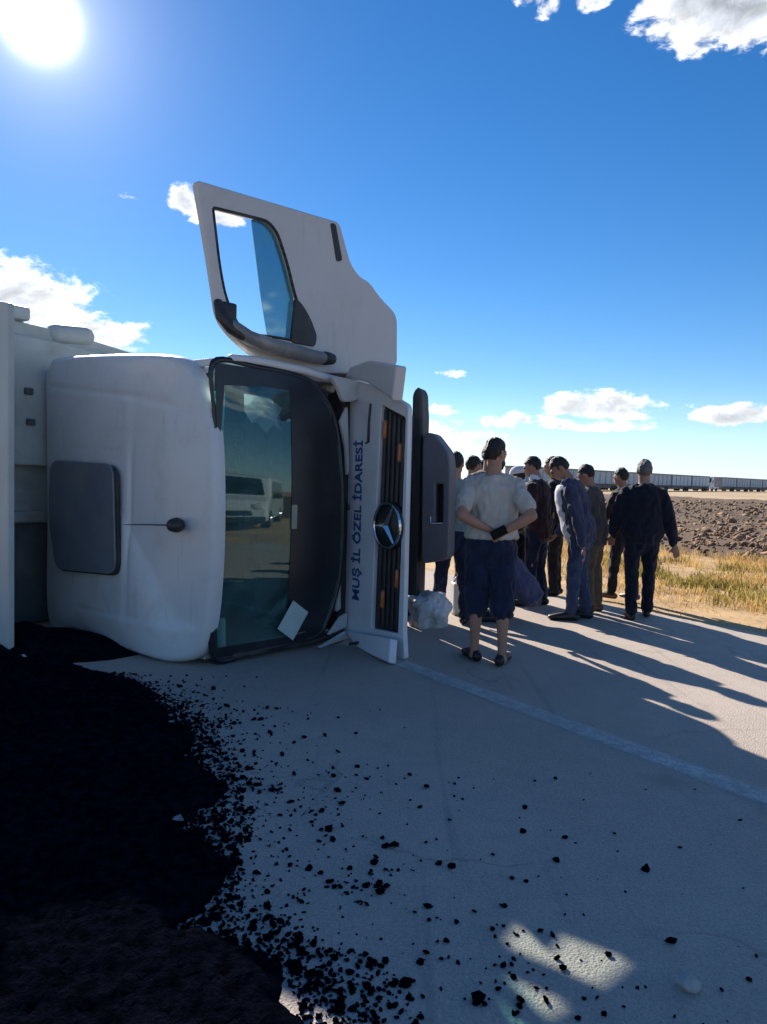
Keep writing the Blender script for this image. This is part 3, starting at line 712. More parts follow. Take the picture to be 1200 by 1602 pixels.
panel('sticker', [rounded([(.735, 1.05), (.79, 1.05), (.79, 1.25), (.735, 1.25)], .008, 2)], .004, STICK, truck, frame2((.76, wy(.76, 1.15)-.010, 0), (1, -.2, 0), (0, 0, 1)) @ Matrix.Translation((-.76, 0, 0)), .001)
ppr = panel('paper_sheet', [[(-.10, -.135), (.10, -.135), (.10, .135), (-.10, .135)]], .006, pmat('card_white', (0.40, 0.50, 0.49), 0.7, var=0.05), None, None, .001)
ppr.matrix_world = Matrix.Translation((-1.35, 5.61, 0)) @ Matrix.Rotation(TR_ANG, 4, 'Z') @ frame2((.77, -.215, .285), (1, -.165, 0), (0, 0, 1)) @ Matrix.Rotation(rad(-36), 4, 'Z')
tag(ppr, 'pale card resting against the lower end of the dark windscreen', 'card')

# driver's door swung up
DD = Vector((math.cos(rad(-9.736)), math.sin(rad(-9.736)), 0)); DO = Vector((-.009, .116, 0))
DN = DD.cross(Vector((0, 0, 1)))                      # outward face, towards the camera
FD = lambda off: frame2(DO+DN*off, DD, (0, 0, 1))
outer = [(-.047, 3.672), (1.375, 3.725), (1.455, 3.545), (1.522, 3.391), (1.642, 3.303), (1.756, 3.285), (1.892, 3.177), (2.095, 3.068), (2.135, 3.0), (2.150, 2.585), (1.67, 2.44), (1.2, 2.385), (.8, 2.385), (.5, 2.44), (.293, 2.56), (.165, 2.683), (.072, 3.15)]
outer = rounded(outer, [.035, .05, .1, .09, .07, .08, .1, .05, .06, .03, .1, .2, .2, .12, .1, .1, .3], 4)
hole = [(.098, 3.509), (.608, 3.540), (.705, 3.472), (.809, 3.262), (.903, 2.991), (1.00, 2.82), (1.115, 2.70), (1.11, 2.62), (.79, 2.625), (.38, 2.61), (.229, 2.84), (.168, 3.072)]
hole = rounded(hole, [.03, .06, .06, .2, .1, .1, .05, .04, .1, .1, .1, .2], 4)
slot = [(1.262, 3.69), (1.325, 3.70), (1.415, 3.40), (1.345, 3.375)]
door = panel('door', [outer, hole], .075, WHITE2, truck, FD(0), .014, 3)
panel('inner_trim', [rounded([(.95, 3.6), (1.36, 3.62), (1.62, 3.2), (2.05, 2.95), (2.05, 2.66), (1.15, 2.5), (1.2, 2.8)], .08, 4)], .05, INTER, door, FD(-.062), .012)
hn = panel('handle', [rounded(slot, .025, 3)], .03, BLACKP, door, FD(.030), .006)
bm = bmesh.new(); hl = [DO+DD*p[0]+Vector((0, 0, p[1]))+DN*.032 for p in hole]
for k in range(len(hl)): bm_tube(bm, [hl[k], hl[(k+1) % len(hl)]], [.013, .013], 8, False)
from_bm('window_seal', bm, BLACKP, door, True)
DGL = glassmat('door_glass', (0.35, 0.45, 0.52), 0.22, 0.04, None, 0.35)
panel('window_pane', [rounded([(.47, 3.53), (.62, 3.54), (.72, 3.47), (.815, 3.262), (.91, 2.99), (.92, 2.61), (.655, 2.61), (.565, 3.0)], [.03, .03, .03, .1, .05, .03, .03, .1], 4)], .008, DGL, door, FD(-.004), .0015)
panel('mirror_triangle', [rounded([(.895, 2.985), (.98, 2.93), (1.06, 2.84), (1.14, 2.70), (1.12, 2.60), (.86, 2.60)], .04, 4)], .035, BLACKP, door, FD(.034), .008)
dp = lambda k, z, n: tuple(DO+DD*k+Vector((0, 0, z))+DN*n)
MIRR = pmat('mirror_shell', (0.17, 0.175, 0.18), 0.5, var=0.2, scale=3, dirt=((0.42, 0.40, 0.37), 0.6, 2.2))
mirr = tube('mirror', [dp(.26, 2.63, .10), dp(.38, 2.565, .12), dp(.55, 2.53, .13), dp(.80, 2.515, .13), dp(1.04, 2.50, .12), dp(1.20, 2.505, .11)], [(.055, .05), (.066, .055), (.072, .06), (.07, .06), (.062, .055), (.056, .05)], MIRR, truck, 16)
tube('mirror_end_cap', [dp(1.17, 2.505, .115), dp(1.245, 2.51, .11)], [.060, .052], BLACKP, mirr, 14)
bm = bmesh.new(); bm_tube(bm, [dp(.15, 2.80, .05), dp(.17, 2.70, .07), dp(.24, 2.63, .09), dp(.33, 2.585, .11)], [(.045, .03), (.06, .04), (.068, .05), (.066, .05)], 14); bm_box(bm, dp(.245, 2.745, .05), (.13, .05, .15), Euler((0, 0, rad(-9.7))).to_matrix(), .02)
from_bm('mirror_bracket', bm, BLACKP, mirr, True)
bm = bmesh.new()
bm_tube(bm, [(1.35, -.10, 2.40), (1.55, -.05, 2.46)], [.045, .05], 12); bm_tube(bm, [(1.62, .0, 2.42), (1.8, .02, 2.47), (1.9, -.02, 2.44)], [.04, .045, .03], 12); bm_box(bm, (1.68, -.02, 2.40), (.4, .12, .06), None, .015)
from_bm('door_hinge', bm, DARK, truck, True)

# front panel torn open, with lettering, grille and star
P0 = Vector((1.518, -.193, 0)); PD = Vector((-.3434, -.9392, 0)); PN = PD.cross(Vector((0, 0, 1)))
FP = lambda off: frame2(P0+PN*off, PD, (0, 0, 1))
fp = lambda a, z, n=0: tuple(P0+PD*a+Vector((0, 0, z))+PN*n)
fo = [(-.02, .075), (-.055, 2.29), (.13, 2.34), (.45, 2.27), (.90, 2.08), (.915, .25), (.945, .02), (.60, .03), (.16, .06)]
fh = [(.445, .185), (.475, 1.2), (.515, 2.11), (.865, 1.985), (.84, .215)]
WHITEF = pmat('front_panel_paint', (0.62, 0.64, 0.67), 0.38, var=0.04, scale=1.5, coat=0.2, dirt=(DUST, 0.25, 2.5))
front = panel('front_panel', [rounded(fo, [.03, .03, .05, .1, .05, .05, .03, .05, .05], 4), rounded(fh, .02, 3)], .045, WHITEF, truck, FP(0), .008)
gr = panel('grille', [[(.43, .17), (.50, 2.12), (.88, 2.0), (.86, .20)]], .03, BLACKP, truck, FP(-.035), .004)
for k in range(5):
    a = .515+.068*k
    tube('slat', [fp(a-.012, .24, -.012), fp(a+.004, 1.1, -.008), fp(a+.022-.002*k, 2.06-.024*k, -.012)], [(.011, .018)]*3, DARK, gr, 8)
for a, z in ((.555, 1.90), (.775, 1.70), (.585, .46), (.785, .66)):
    bm = bmesh.new(); bm_tube(bm, [fp(a, z-.06, .006), fp(a+.004, z+.06, .006)], [.020, .020], 12); from_bm('marker_lamp', bm, AMBER, truck, True)
# corner caps of the front, top and bottom
cap = [(.06, 2.37), (.14, 2.455), (.50, 2.475), (.985, 2.37), (.965, 2.27), (.93, 2.10), (.72, 2.20), (.40, 2.315)]
panel('corner_cap', [rounded(cap, [.03, .03, .08, .02, .04, .02, .1, .1], 4)], .10, WHITE2, truck, frame2(P0+PN*.055, PD+PN*.10, (0, 0, 1)), .02, 3)
cap2 = [(.10, .10), (.35, .13), (.93, .20), (.985, .01), (.62, .005), (.36, .015)]
panel('corner_cap', [rounded(cap2, [.05, .1, .02, .02, .05, .08], 4)], .07, WHITEF, truck, frame2(P0+PN*.05, PD+PN*.12, Vector((0, 0, 1))-PN*.25), .015, 3)
box('crack', fp(.40, .06, .115), (.012, .20, .030), DARK, truck, Euler((0, rad(14), rad(-110))).to_matrix(), .004)
# star badge
bm = bmesh.new(); NS = 40; R_ = .185; sc_ = (.690, 1.095)
def sp_(r, a, n): return fp(sc_[0]+r*math.cos(a), sc_[1]+r*math.sin(a), n)
for k in range(NS):
    bm_tube(bm, [sp_(R_, 2*math.pi*k/NS, .055), sp_(R_, 2*math.pi*(k+1)/NS, .055)], [.014, .014], 8, False)
for k in range(3):
    a = rad(180)+k*2*math.pi/3+rad(4)
    t_ = Vector(sp_(R_, a, .052)); c_ = Vector(sp_(0, 0, .068)); n_ = (t_-c_).cross(PN).normalized()
    bm_tube(bm, [c_, c_.lerp(t_, .5), t_], [.030, .019, .009], 4, False, 1.0, tuple(n_))
from_bm('star_badge', bm, CHROME, truck, False)
bm = bmesh.new(); bmesh.ops.create_cone(bm, cap_ends=True, segments=40, radius1=.20, radius2=.19, depth=.05, matrix=FP(.018) @ Matrix.Translation((sc_[0], sc_[1], 0))); from_bm('badge_backing', bm, BLACKP, truck, True)
# lettering
cu = bpy.data.curves.new('lettering', 'FONT'); cu.body = 'MUŞ İL ÖZEL İDARESİ'; cu.size = 1.0; cu.space_character = 1.04; cu.offset = 0.028
cu.extrude = 0.004; o = bpy.data.objects.new('lettering', cu); COL.objects.link(o)
me = bake(o, 'lettering'); vs = np.array([v.co[:] for v in me.vertices]); mn, mxv = vs.min(0), vs.max(0)
L_, Hc = 1.42, .185
Mt = frame2(P0+PN*.0245, (0, 0, 1), -PD) @ Matrix.Translation((.395, -.275, 0)) @ Matrix.Diagonal((L_/(mxv[0]-mn[0]), Hc/(mxv[1]-mn[1]), .5, 1)) @ Matrix.Translation((-mn[0], -mn[1], 0))
me.transform(Mt); link('lettering', me, NAVYINK, front)
box('latch', fp(-.03, 1.225, .03), (.05, .05, .075), BLACKP, truck, Euler((0, 0, rad(-110))).to_matrix(), .008)
box('latch', fp(.035, 1.215, .03), (.03, .03, .05), BLACKP, truck, Euler((0, 0, rad(-110))).to_matrix(), .006)
tube('wiper', [fp(.36, 2.12, .03), fp(.345, 1.95, .034), fp(.34, 1.80, .03), fp(.30, 1.79, .03)], [.010, .011, .012, .008], BLACKP, truck, 8)
# shattered trim between windscreen and front panel
COWL = pmat('cowl_white', (0.55, 0.56, 0.57), 0.45, var=0.08, scale=3)
box('cowl', (1.47, -.10, 1.2), (.12, .20, 2.1), DARK, truck, None, .03)
panel('broken_trim', [rounded([(1.31, 1.98), (1.41, 2.12), (1.46, 1.55), (1.43, 1.5), (1.40, 1.75)], .02, 3)], .03, COWL, truck, frame2((0, -.265, 0), (1, .03, 0), (0, 0, 1)), .006)
panel('broken_trim', [rounded([(1.335, .62), (1.39, .64), (1.41, .30), (1.35, .28)], .012, 3)], .03, COWL, truck, frame2((0, -.27, 0), (1, .05, 0), (0, 0, 1)), .006)
panel('broken_trim', [rounded([(1.20, .10), (1.36, .24), (1.46, .26), (1.46, .13)], .012, 3)], .03, COWL, truck, frame2((0, -.29, 0), (1, .05, 0), (0, -.1, 1)), .006)
panel('broken_trim', [rounded([(1.05, .015), (1.40, .10), (1.48, .09), (1.45, .03)], .01, 3)], .03, COWL, truck, frame2((0, -.31, 0), (1, .05, 0), (0, -.25, 1)), .006)
panel('cowl_corner', [rounded([(1.10, 2.345), (1.55, 2.36), (1.62, 2.25), (1.40, 2.16), (1.27, 2.14), (1.19, 2.25)], .03, 3)], .05, COWL, truck, frame2((0, -.225, 0), (1, -.05, 0), (0, 0, 1)), .01)
# bumper and what the open front bares
box('radiator', (2.05, .14, 1.2), (1.05, .34, 2.3), DARK, truck, None, .03)  # radiator enlarged to keep sun from passing between flap and bumper
panel('bumper_core', [rounded([(-.10, .02), (-.10, 2.34), (-.05, 2.42), (-.005, 2.36), (.015, 2.1), (.02, .02)], .04, 4)], .28, DARK, truck, frame2((2.60, -.30, 0), (.28, -.96, 0), (0, 0, 1)), .03)
bd = Vector((.28, -.96, 0)); bd.normalize()
bo = [(-.045, 1.86), (-.02, 1.95), (.07, 1.945), (.15, 1.85), (.225, 1.76), (.25, 1.62), (.26, .70), (-.02, .64)]
bslot = [(.115, 1.05), (.185, 1.055), (.18, 1.445), (.105, 1.445)]
panel('bumper', [rounded(bo, [.05, .05, .08, .08, .08, .1, .06, .06], 4), rounded(bslot, .015, 3)], .26, GREYP, truck, frame2((2.55, -.40, 0), bd, (0, 0, 1)), .02, 3)
panel('step_recess', [[(.09, 1.03), (.20, 1.03), (.20, 1.46), (.09, 1.46)]], .02, BLACKP, truck, frame2(Vector((2.55, -.40, 0))+bd.cross(Vector((0, 0, 1)))*-.07, bd, (0, 0, 1)), .003)
tube('slot_glint', [tuple(Vector((2.55, -.40, 0))+bd*k+Vector((0, 0, z))+bd.cross(Vector((0, 0, 1)))*.14) for k, z in ((.065, 1.12), (.07, 1.045), (.18, 1.06))], [.010, .013, .009], CHROME, truck, 8)  # metal bit added for the bright glint at the slot

box('shadow_fill_wing', (2.03, .36, 2.42), (1.25, .72, .34), CABW, truck, None, .05)  # added block that fills a sunlit gap in the truck's shadow
# chassis, wheels, tipper body
bm = bmesh.new()
for z in (.82, 1.62): bm_box(bm, (2.0, 4.0, z), (.28, 7.2, .09), None, .01)
for y in (.6, 2.2, 3.6, 5.0, 6.4, 7.5): bm_box(bm, (2.0, y, 1.22), (.2, .12, .8), None, .01)
for y in (1.15, 5.0, 6.35): bm_tube(bm, [(2.38, y, .35), (2.38, y, 2.1)], [.09, .09], 12)
from_bm('chassis', bm, DARK, truck)
tube('fuel_tank', [(2.05, 2.4, 2.05), (2.05, 3.5, 2.05)], [.30, .30], CHROME, truck, 20)
def wheel(x, y, z, up):
    bm = bmesh.new(); pr = [(.30, -.14), (.46, -.15), (.51, -.12), (.525, 0), (.51, .12), (.46, .15), (.30, .14)]; sg = 36; rg = []
    for r, h in pr: rg.append([bm.verts.new((x+r*math.cos(2*math.pi*k/sg), y+r*math.sin(2*math.pi*k/sg), z+h)) for k in range(sg)])
    for A, Bq in zip(rg, rg[1:]+rg[:1]):
        for k in range(sg): bm.faces.new((A[k], A[(k+1) % sg], Bq[(k+1) % sg], Bq[k]))
    w = from_bm('wheel', bm, TYRE, truck, False)
    bm = bmesh.new(); bmesh.ops.create_cone(bm, cap_ends=True, segments=28, radius1=.31, radius2=.31, depth=.05, matrix=Matrix.Translation((x, y, z+up*.04)))
    bmesh.ops.create_cone(bm, cap_ends=True, segments=20, radius1=.13, radius2=.10, depth=.16, matrix=Matrix.Translation((x, y, z+up*.11)))
    for k in range(10): bmesh.ops.create_cone(bm, cap_ends=True, segments=6, radius1=.018, radius2=.018, depth=.05, matrix=Matrix.Translation((x+.21*math.cos(k*.628), y+.21*math.sin(k*.628), z+up*.08)))
    from_bm('rim', bm, DARK, w)
for y in (1.15, 5.0, 6.35):
    wheel(2.38, y, 2.13, 1); wheel(2.38, y, .32, -1)
    if y > 2: wheel(2.38, y, 1.80, 1); wheel(2.38, y, .64, -1)
# tipper body
wall = [(-.83, .03), (-.85, 2.86), (-.19, 2.86), (.19, 2.84), (.65, 2.80), (1.5, 2.70), (1.5, .03)]
bw = panel('tipper_front_wall', [[(p[0], p[1]) for p in wall]], .08, DUMP, truck, frame2((0, 2.50, 0), (1, 0, 0), (0, 0, 1)), .012)
panel('wall_stiffener', [rounded([(-.83, 1.52), (-.84, 2.72), (.18, 2.70), (1.2, 2.62), (1.2, 1.52)], .02, 2)], .16, DUMP, bw, frame2((0, 2.38, 0), (1, 0, 0), (0, 0, 1)), .02)
box('wall_rib', (-.37, 2.40, 1.04), (.90, .12, .11), DUMP, bw, None, .02)
DKW = pmat('dark_grey_panel', (0.09, 0.10, 0.11), 0.65, var=0.2, scale=3, dirt=(DUST, 0.3, 3))
box('lower_panel', (.2, 2.43, .50), (2.0, .04, .94), DKW, bw, None, .01)  # darker sheet over the lower part of the wall
for x, z in ((-.12, 2.2), (-.10, 1.92)): box('bracket', (x, 2.285, z), (.08, .04, .06), DKW, bw, None, .01)
bm = bmesh.new(); bm_tube(bm, [(.26, 2.50, 2.80), (.575, 2.50, 2.83)], [(.085, .10), (.095, .10)], 14); from_bm('rim_beam', bm, DUMP, truck, True)
box('rim_beam', (-.46, 2.50, 2.92), (.82, .26, .13), DUMP, truck, None, .03)
can = panel('cab_shield', [rounded([(-1.24, .03), (-1.25, 2.74), (-1.60, 2.80), (-2.48, 2.80), (-2.48, .03)], [.03, .05, .12, .03, .03], 4)], .05, DUMP, truck, FY(-.83), .01)
CANW = pmat('shield_paint', (0.42, 0.45, 0.44), 0.5, var=0.06, scale=2, dirt=(DUST, 0.3, 1.6))
can.data.materials.clear(); can.data.materials.append(CANW)
bm = bmesh.new(); bm_tube(bm, [(-.84, 1.40, .045), (-.835, 1.14, .040), (-.83, 1.06, .055)], [(.03, .04), (.03, .04), (.02, .03)], 10); from_bm('shield_lip', bm, CANW, can, True)
bm = bmesh.new()
bm_box(bm, (1.46, 4.95, 1.37), (.08, 4.9, 2.66), None, .01); bm_box(bm, (.32, 4.95, .06), (2.25, 4.9, .06), None, .01); bm_box(bm, (.32, 4.95, 2.70), (2.25, 4.9, .06), None, .01)
from_bm('tipper_body', bm, DUMP, truck)
for i in range(6):
    box('body_rib', (.32, 2.9+i*.85, 2.77), (2.2, .12, .08), DUMP, truck, None, .01)
box('body_rail', (-.80, 4.95, 2.72), (.12, 4.9, .16), DUMP, truck, None, .02)
# ------------------------------------------------------------------ people
SKIN = pmat('skin', (0.34, 0.185, 0.125), 0.55, var=0.08, scale=9, spec=0.35)
SKIN2 = pmat('skin_tanned', (0.30, 0.165, 0.11), 0.55, var=0.08, scale=9, spec=0.35)
HAIRM = pmat('dark_hair', (0.014, 0.011, 0.010), 0.55, var=0.4, scale=60, bump=0.6, bscale=160)
GREYHAIR = pmat('grey_hair', (0.10, 0.10, 0.105), 0.6, var=0.4, scale=60, bump=0.6, bscale=160)
EYEM = pmat('eye', (0.02, 0.016, 0.014), 0.2, var=0.1)
def cloth(name, col, var=0.12, rough=0.9): return pmat(name, col, rough, var=var, scale=7, bump=0.25, bscale=240, spec=0.2, sheen=0.15)
V3 = Vector
def remeshed(name, bm, vox, m, parent, smooth_it=4, wr=0.0, seed=0.0, wscale=(9, 9, 5)):
    me = bpy.data.meshes.new(name); bm.to_mesh(me); bm.free()
    o = bpy.data.objects.new(name, me); COL.objects.link(o)
    r = o.modifiers.new('r', 'REMESH'); r.mode = 'VOXEL'; r.voxel_size = vox; r.use_smooth_shade = True
    s = o.modifiers.new('s', 'SMOOTH'); s.factor = 0.5; s.iterations = smooth_it
    me = bake(o, name)
    if wr:
        nv = len(me.vertices); co = np.empty(nv*3, np.float32); no = np.empty(nv*3, np.float32)
        me.vertices.foreach_get('co', co); me.vertices.foreach_get('normal', no); co = co.reshape(-1, 3); no = no.reshape(-1, 3); fo_ = np.empty(nv, np.float32)
        for i_, c in enumerate(V3(q) for q in co.tolist()):
            f = mnoise.noise(V3((c.x*wscale[0]+seed, c.y*wscale[1], c.z*wscale[2]))) + 0.6*mnoise.noise(V3((c.x*20+seed, c.y*20, c.z*11+3)))
            fo_[i_] = -abs(f)+0.25
        co += no*(fo_*wr)[:, None]; me.vertices.foreach_set('co', co.ravel()); me.update()
    o = link(name, me, m, parent, True)
    return o
def ik(a, b, l1, l2, pole):
    d = b-a; L = min(d.length, (l1+l2)*0.999); dn = d.normalized()
    x = (l1*l1-l2*l2+L*L)/(2*L); h = math.sqrt(max(0, l1*l1-x*x))
    p = pole-dn*pole.dot(dn); p.normalize()
    return a+dn*x+p*h
def person(label, loc, heading, H=1.76, feet=None, hands=None, lean=0.0, headrot=(0, 0), top='tee', topm=None, under=None, botm=None, bot='long', shoem=None, hairm=None, skin=None, beard=False, build=1.0, hem=0.86, vox=0.010, pelvis=None, poles=None, hat=None, bald=False, seed=0.0, collar=None, curl=0.5, toes=(0.12, 0.12)):
    """standing figure facing local +Y; heading turns it about Z (0 = facing +Y). feet/hands: ((x,y,z) left, right) in metres for a 1.78 m person"""
    S_ = H/1.78; skin = skin or SKIN; hairm = hairm or HAIRM
    root = empty('person', (loc[0], loc[1], 0), rad(heading)); tag(root, label, 'person', 'people gathered beside the overturned truck')
    feet = feet or ((-.11, 0, 0), (.11, .03, 0))
    fL, fR = (V3(f)*1.0 for f in feet)
    pel = V3(pelvis) if pelvis else V3(((fL.x+fR.x)/2, (fL.y+fR.y)/2-0.01, .925))
    Lm = Matrix.Translation(pel) @ Matrix.Rotation(rad(-lean), 4, 'X') @ Matrix.Translation(-V3((0, 0, .925)))
    def T(x, y, z): return Lm @ V3((x, y, z))
    sc = lambda p: V3(p)*S_
    b = build
    shL, shR = T(-.172*b, -.01, 1.405), T(.172*b, -.01, 1.405)
    hands = hands or ((-.25*b, .05, .80), (.25*b, .05, .80))
    hL, hR = V3(hands[0]), V3(hands[1])
    poles = poles or ((-.5, -1, 0), (.5, -1, 0))
    eL, eR = ik(shL, hL, .295, .255, V3(poles[0])), ik(shR, hR, .295, .255, V3(poles[1]))
    hipL, hipR = pel+V3((-.09, 0, 0)), pel+V3((.09, 0, 0))
    aL, aR = fL+V3((0, -.03, .085)), fR+V3((0, -.03, .085))
    kL, kR = ik(hipL, aL, .425, .415, V3((-.12, 1, 0))), ik(hipR, aR, .425, .415, V3((.12, 1, 0)))
    Hm = Matrix.Translation(T(0, .0, 1.545)) @ Matrix.Rotation(rad(-lean*0.3), 4, 'X') @ Matrix.Rotation(rad(headrot[0]), 4, 'Z') @ Matrix.Rotation(rad(-headrot[1]), 4, 'X') @ Matrix.Translation(V3((0, 0, -1.545)))
    def TH(x, y, z): return Hm @ V3((x, y, z))
    HR = (Matrix.Rotation(rad(-lean*0.3), 4, 'X') @ Matrix.Rotation(rad(headrot[0]), 4, 'Z') @ Matrix.Rotation(rad(-headrot[1]), 4, 'X')).to_3x3()
    TREF = (1, 0, 0)
    tor = [(.86, .13, .10, -.005), (.93, .168, .118, -.008), (1.0, .165, .115, 0), (1.09, .142, .102, .004), (1.20, .150, .108, .004), (1.32, .170, .118, 0), (1.41, .165, .102, -.006), (1.455, .122, .080, -.012), (1.485, .088, .068, -.014), (1.512, .066, .062, -.012)]
    def torso(bm, infl=0.0, zmin=.86, bx=1.0, waist=0.0, zmax=1.52, dy=0.0, flare=0.0):
        P, R = [], []
        for z, rx, ry, cy in tor:
            if z < zmin or z > zmax: continue
            k = waist if 1.0 <= z <= 1.22 else 0.0
            f = flare*max(0, (1.1-z)/0.25)
            P.append(sc(T(0, cy+dy, z))); R.append(((rx*b*bx+infl+k+f)*S_, (ry*(0.5+0.5*b)+infl+k*.7+f*.6)*S_))
        z0 = tor[[t[0] >= zmin for t in tor].index(True)]
        if zmin < z0[0]-.005:
            P.insert(0, sc(T(0, z0[3]+dy, zmin))); R.insert(0, ((z0[1]*b*bx+infl+flare)*S_, (z0[2]+infl+flare*.6)*S_))
        bm_tube(bm, P, R, 22, True, 1.0, TREF, .12 if infl > 0 else .5)
    def limb(bm, pts, rr, seg=14): bm_tube(bm, [sc(p) for p in pts], [r*S_ for r in rr], seg)
    def mid(p, q, t): return p+(q-p)*t
    # ---- body: one continuous surface
    bm = bmesh.new(); torso(bm, -.016)
    limb(bm, [T(0, -.014, 1.47), T(0, -.004, 1.54), TH(0, .0, 1.61)], [.066, .061, .060])
    for c, r in (((0, -.012, 1.675), (.076, .096, .098)), ((0, .030, 1.618), (.060, .068, .080)), ((0, .055, 1.572), (.034, .034, .026)), ((0, .052, 1.655), (.060, .046, .05))):
        bm_ell(bm, sc(TH(*c)), [q*S_ for q in r], 18, HR)
    limb(bm, [TH(0, .092, 1.668), TH(0, .112, 1.632), TH(0, .103, 1.622)], [.009, .014, .013], 8)
    limb(bm, [TH(-.040, .082, 1.688), TH(0, .094, 1.686), TH(.040, .082, 1.688)], [.009, .010, .009], 8)
    limb(bm, [TH(-.022, .088, 1.592), TH(0, .098, 1.592), TH(.022, .088, 1.592)], [.008, .010, .008], 8)
    for s in (-1, 1):
        bm_ell(bm, sc(TH(s*.077, -.008, 1.648)), (.011*S_, .022*S_, .033*S_), 12, HR)
    for sh, e, h, hip, k, a, f, s in ((shL, eL, hL, hipL, kL, aL, fL, -1), (shR, eR, hR, hipR, kR, aR, fR, 1)):
        limb(bm, [T(s*.08, -.012, 1.425), sh, mid(sh, e, .35), mid(sh, e, .85), e], [.042, .046*b, .046*b, .042*b, .041*b])
        d = (h-e); wr_ = e+d
        limb(bm, [e, mid(e, wr_, .3), mid(e, wr_, .75), wr_], [.041*b, .043*b, .032, .027])
        # hand: palm, four bent fingers, thumb from the side of the palm
        dn = d.normalized(); side = dn.cross(V3((0, 1, 0.2))); 
        if side.length < .2: side = V3((0, 0, 1)).cross(dn)
        side.normalize(); nrm = side.cross(dn).normalized()
        if nrm.x*s > 0 and abs(nrm.x) > .3: nrm = -nrm
        pm = wr_+dn*.05
        bm_tube(bm, [sc(wr_), sc(wr_+dn*.03), sc(wr_+dn*.085)], [(.026*S_, .018*S_), (.037*S_, .017*S_), (.041*S_, .014*S_)], 12, True, 1.0, tuple(side))
        for i, (off, ln_) in enumerate(((-.030, .066), (-.010, .076), (.011, .072), (.031, .058))):
            b0 = wr_+dn*.082+side*off; c1 = curl*1.0
            d1 = (dn+nrm*.35*c1).normalized(); d2 = (dn+nrm*1.1*c1).normalized(); d3 = (dn*.7+nrm*2.0*c1).normalized()
            p1 = b0+d1*ln_*.45; p2 = p1+d2*ln_*.32; p3 = p2+d3*ln_*.25
            limb(bm, [b0-dn*.015, p1, p2, p3], [.0105, .0098, .009, .008], 8)
        tb = wr_+dn*.03+side*(-.026); t1 = tb+(dn*.6-side*.75+nrm*.35).normalized()*.040; t2 = t1+(dn*.9-side*.2+nrm*.5).normalized()*.032
        limb(bm, [tb, t1, t2], [.014, .0115, .0095], 8)
        limb(bm, [hip, mid(hip, k, .5), mid(hip, k, .9), k], [.072, .062, .052, .053])
        limb(bm, [k, mid(k, a, .3), mid(k, a, .7), a], [.053, .054, .040, .036])
        tz = math.sin(toes[0 if s < 0 else 1])*s; td = V3((tz, math.cos(tz), 0))
        limb(bm, [f+V3((0, -.05, .045)), f+td*.05+V3((0, 0, .04)), f+td*.15+V3((0, 0, .028))], [.036, .036, .026])
    body = remeshed('body', bm, vox*.85 if bot != 'long' or top == 'tee' else vox, skin, root, 3)
    # ---- eyes, hair
    for s in (-1, 1):
        bm = bmesh.new(); bm_ell(bm, sc(TH(s*.031, .0905, 1.668)), [.0105*S_]*3, 10); from_bm('eye', bm, EYEM, root, True)
    if not bald:
        bm = bmesh.new(); bmesh.ops.create_uvsphere(bm, u_segments=56, v_segments=40, radius=1.0)
        for v in bm.verts:
            p = v.co.copy(); q = V3((p.x*.081, p.y*.102-.014, p.z*.106+1.680))
            face = sst(p.y, .30, .52)*sst(-p.z, -.42, -.18)+sst(-p.z, .74, .92)
            if p.y > -.45: face = max(face, sst(-p.z, .28, .62)*sst(p.y, -.40, -.05))
            q = V3((0, -.012, 1.675))+(q-V3((0, -.012, 1.675)))*(1-.20*min(1, face))
            q += (q-V3((0, -.012, 1.675))).normalized()*(.007*mnoise.noise(q*26+V3((seed, 0, 0)))+.006*mnoise.noise(q*75+V3((seed, 5, 0))))
            v.co = sc(TH(*q))
        from_bm('hair', bm, hairm, root, True)
    if beard:
        bm = bmesh.new(); bm_ell(bm, sc(TH(0, .040, 1.588)), (.063*S_, .066*S_, .046*S_), 18, HR); bm_ell(bm, sc(TH(0, .060, 1.562)), (.042*S_, .040*S_, .034*S_), 14, HR)
        from_bm('beard', bm, hairm, root, True)
    if hat:
        bm = bmesh.new(); bmesh.ops.create_uvsphere(bm, u_segments=28, v_segments=18, radius=1.0)
        for v in bm.verts:
            p = v.co; q = V3((p.x*.090, p.y*.112-.012, max(p.z, -.02)*.108+1.70)); v.co = sc(TH(*q))
        bm_tube(bm, [sc(TH(0, .05, 1.712)), sc(TH(0, .17, 1.70))], [(.078*S_, .012*S_), (.05*S_, .008*S_)], 16, True, 1.0, (1, 0, 0))
        from_bm('cap', bm, hat, root, True)
    # ---- trousers
    bm = bmesh.new()
    bm_tube(bm, [sc(T(0, -.005, .84)), sc(T(0, -.008, .93)), sc(T(0, 0, 1.02)), sc(T(0, .003, 1.06))], [(.135*b*S_, .115*S_), (.182*b*S_, .135*S_), (.176*b*S_, .128*S_), (.160*b*S_, .118*S_)], 22, True, 1.0, TREF)
    for hip, k, a in ((hipL, kL, aL), (hipR, kR, aR)):
        if bot == 'long': limb(bm, [hip, mid(hip, k, .5), k, mid(k, a, .45), mid(k, a, .96)], [.104, .092, .072, .066, .062])
        else: limb(bm, [hip, mid(hip, k, .5), k, mid(k, a, .16)], [.112, .106, .096, .094])
    remeshed('trousers' if bot == 'long' else 'shorts', bm, vox, botm, root, 4, .032*S_, seed)
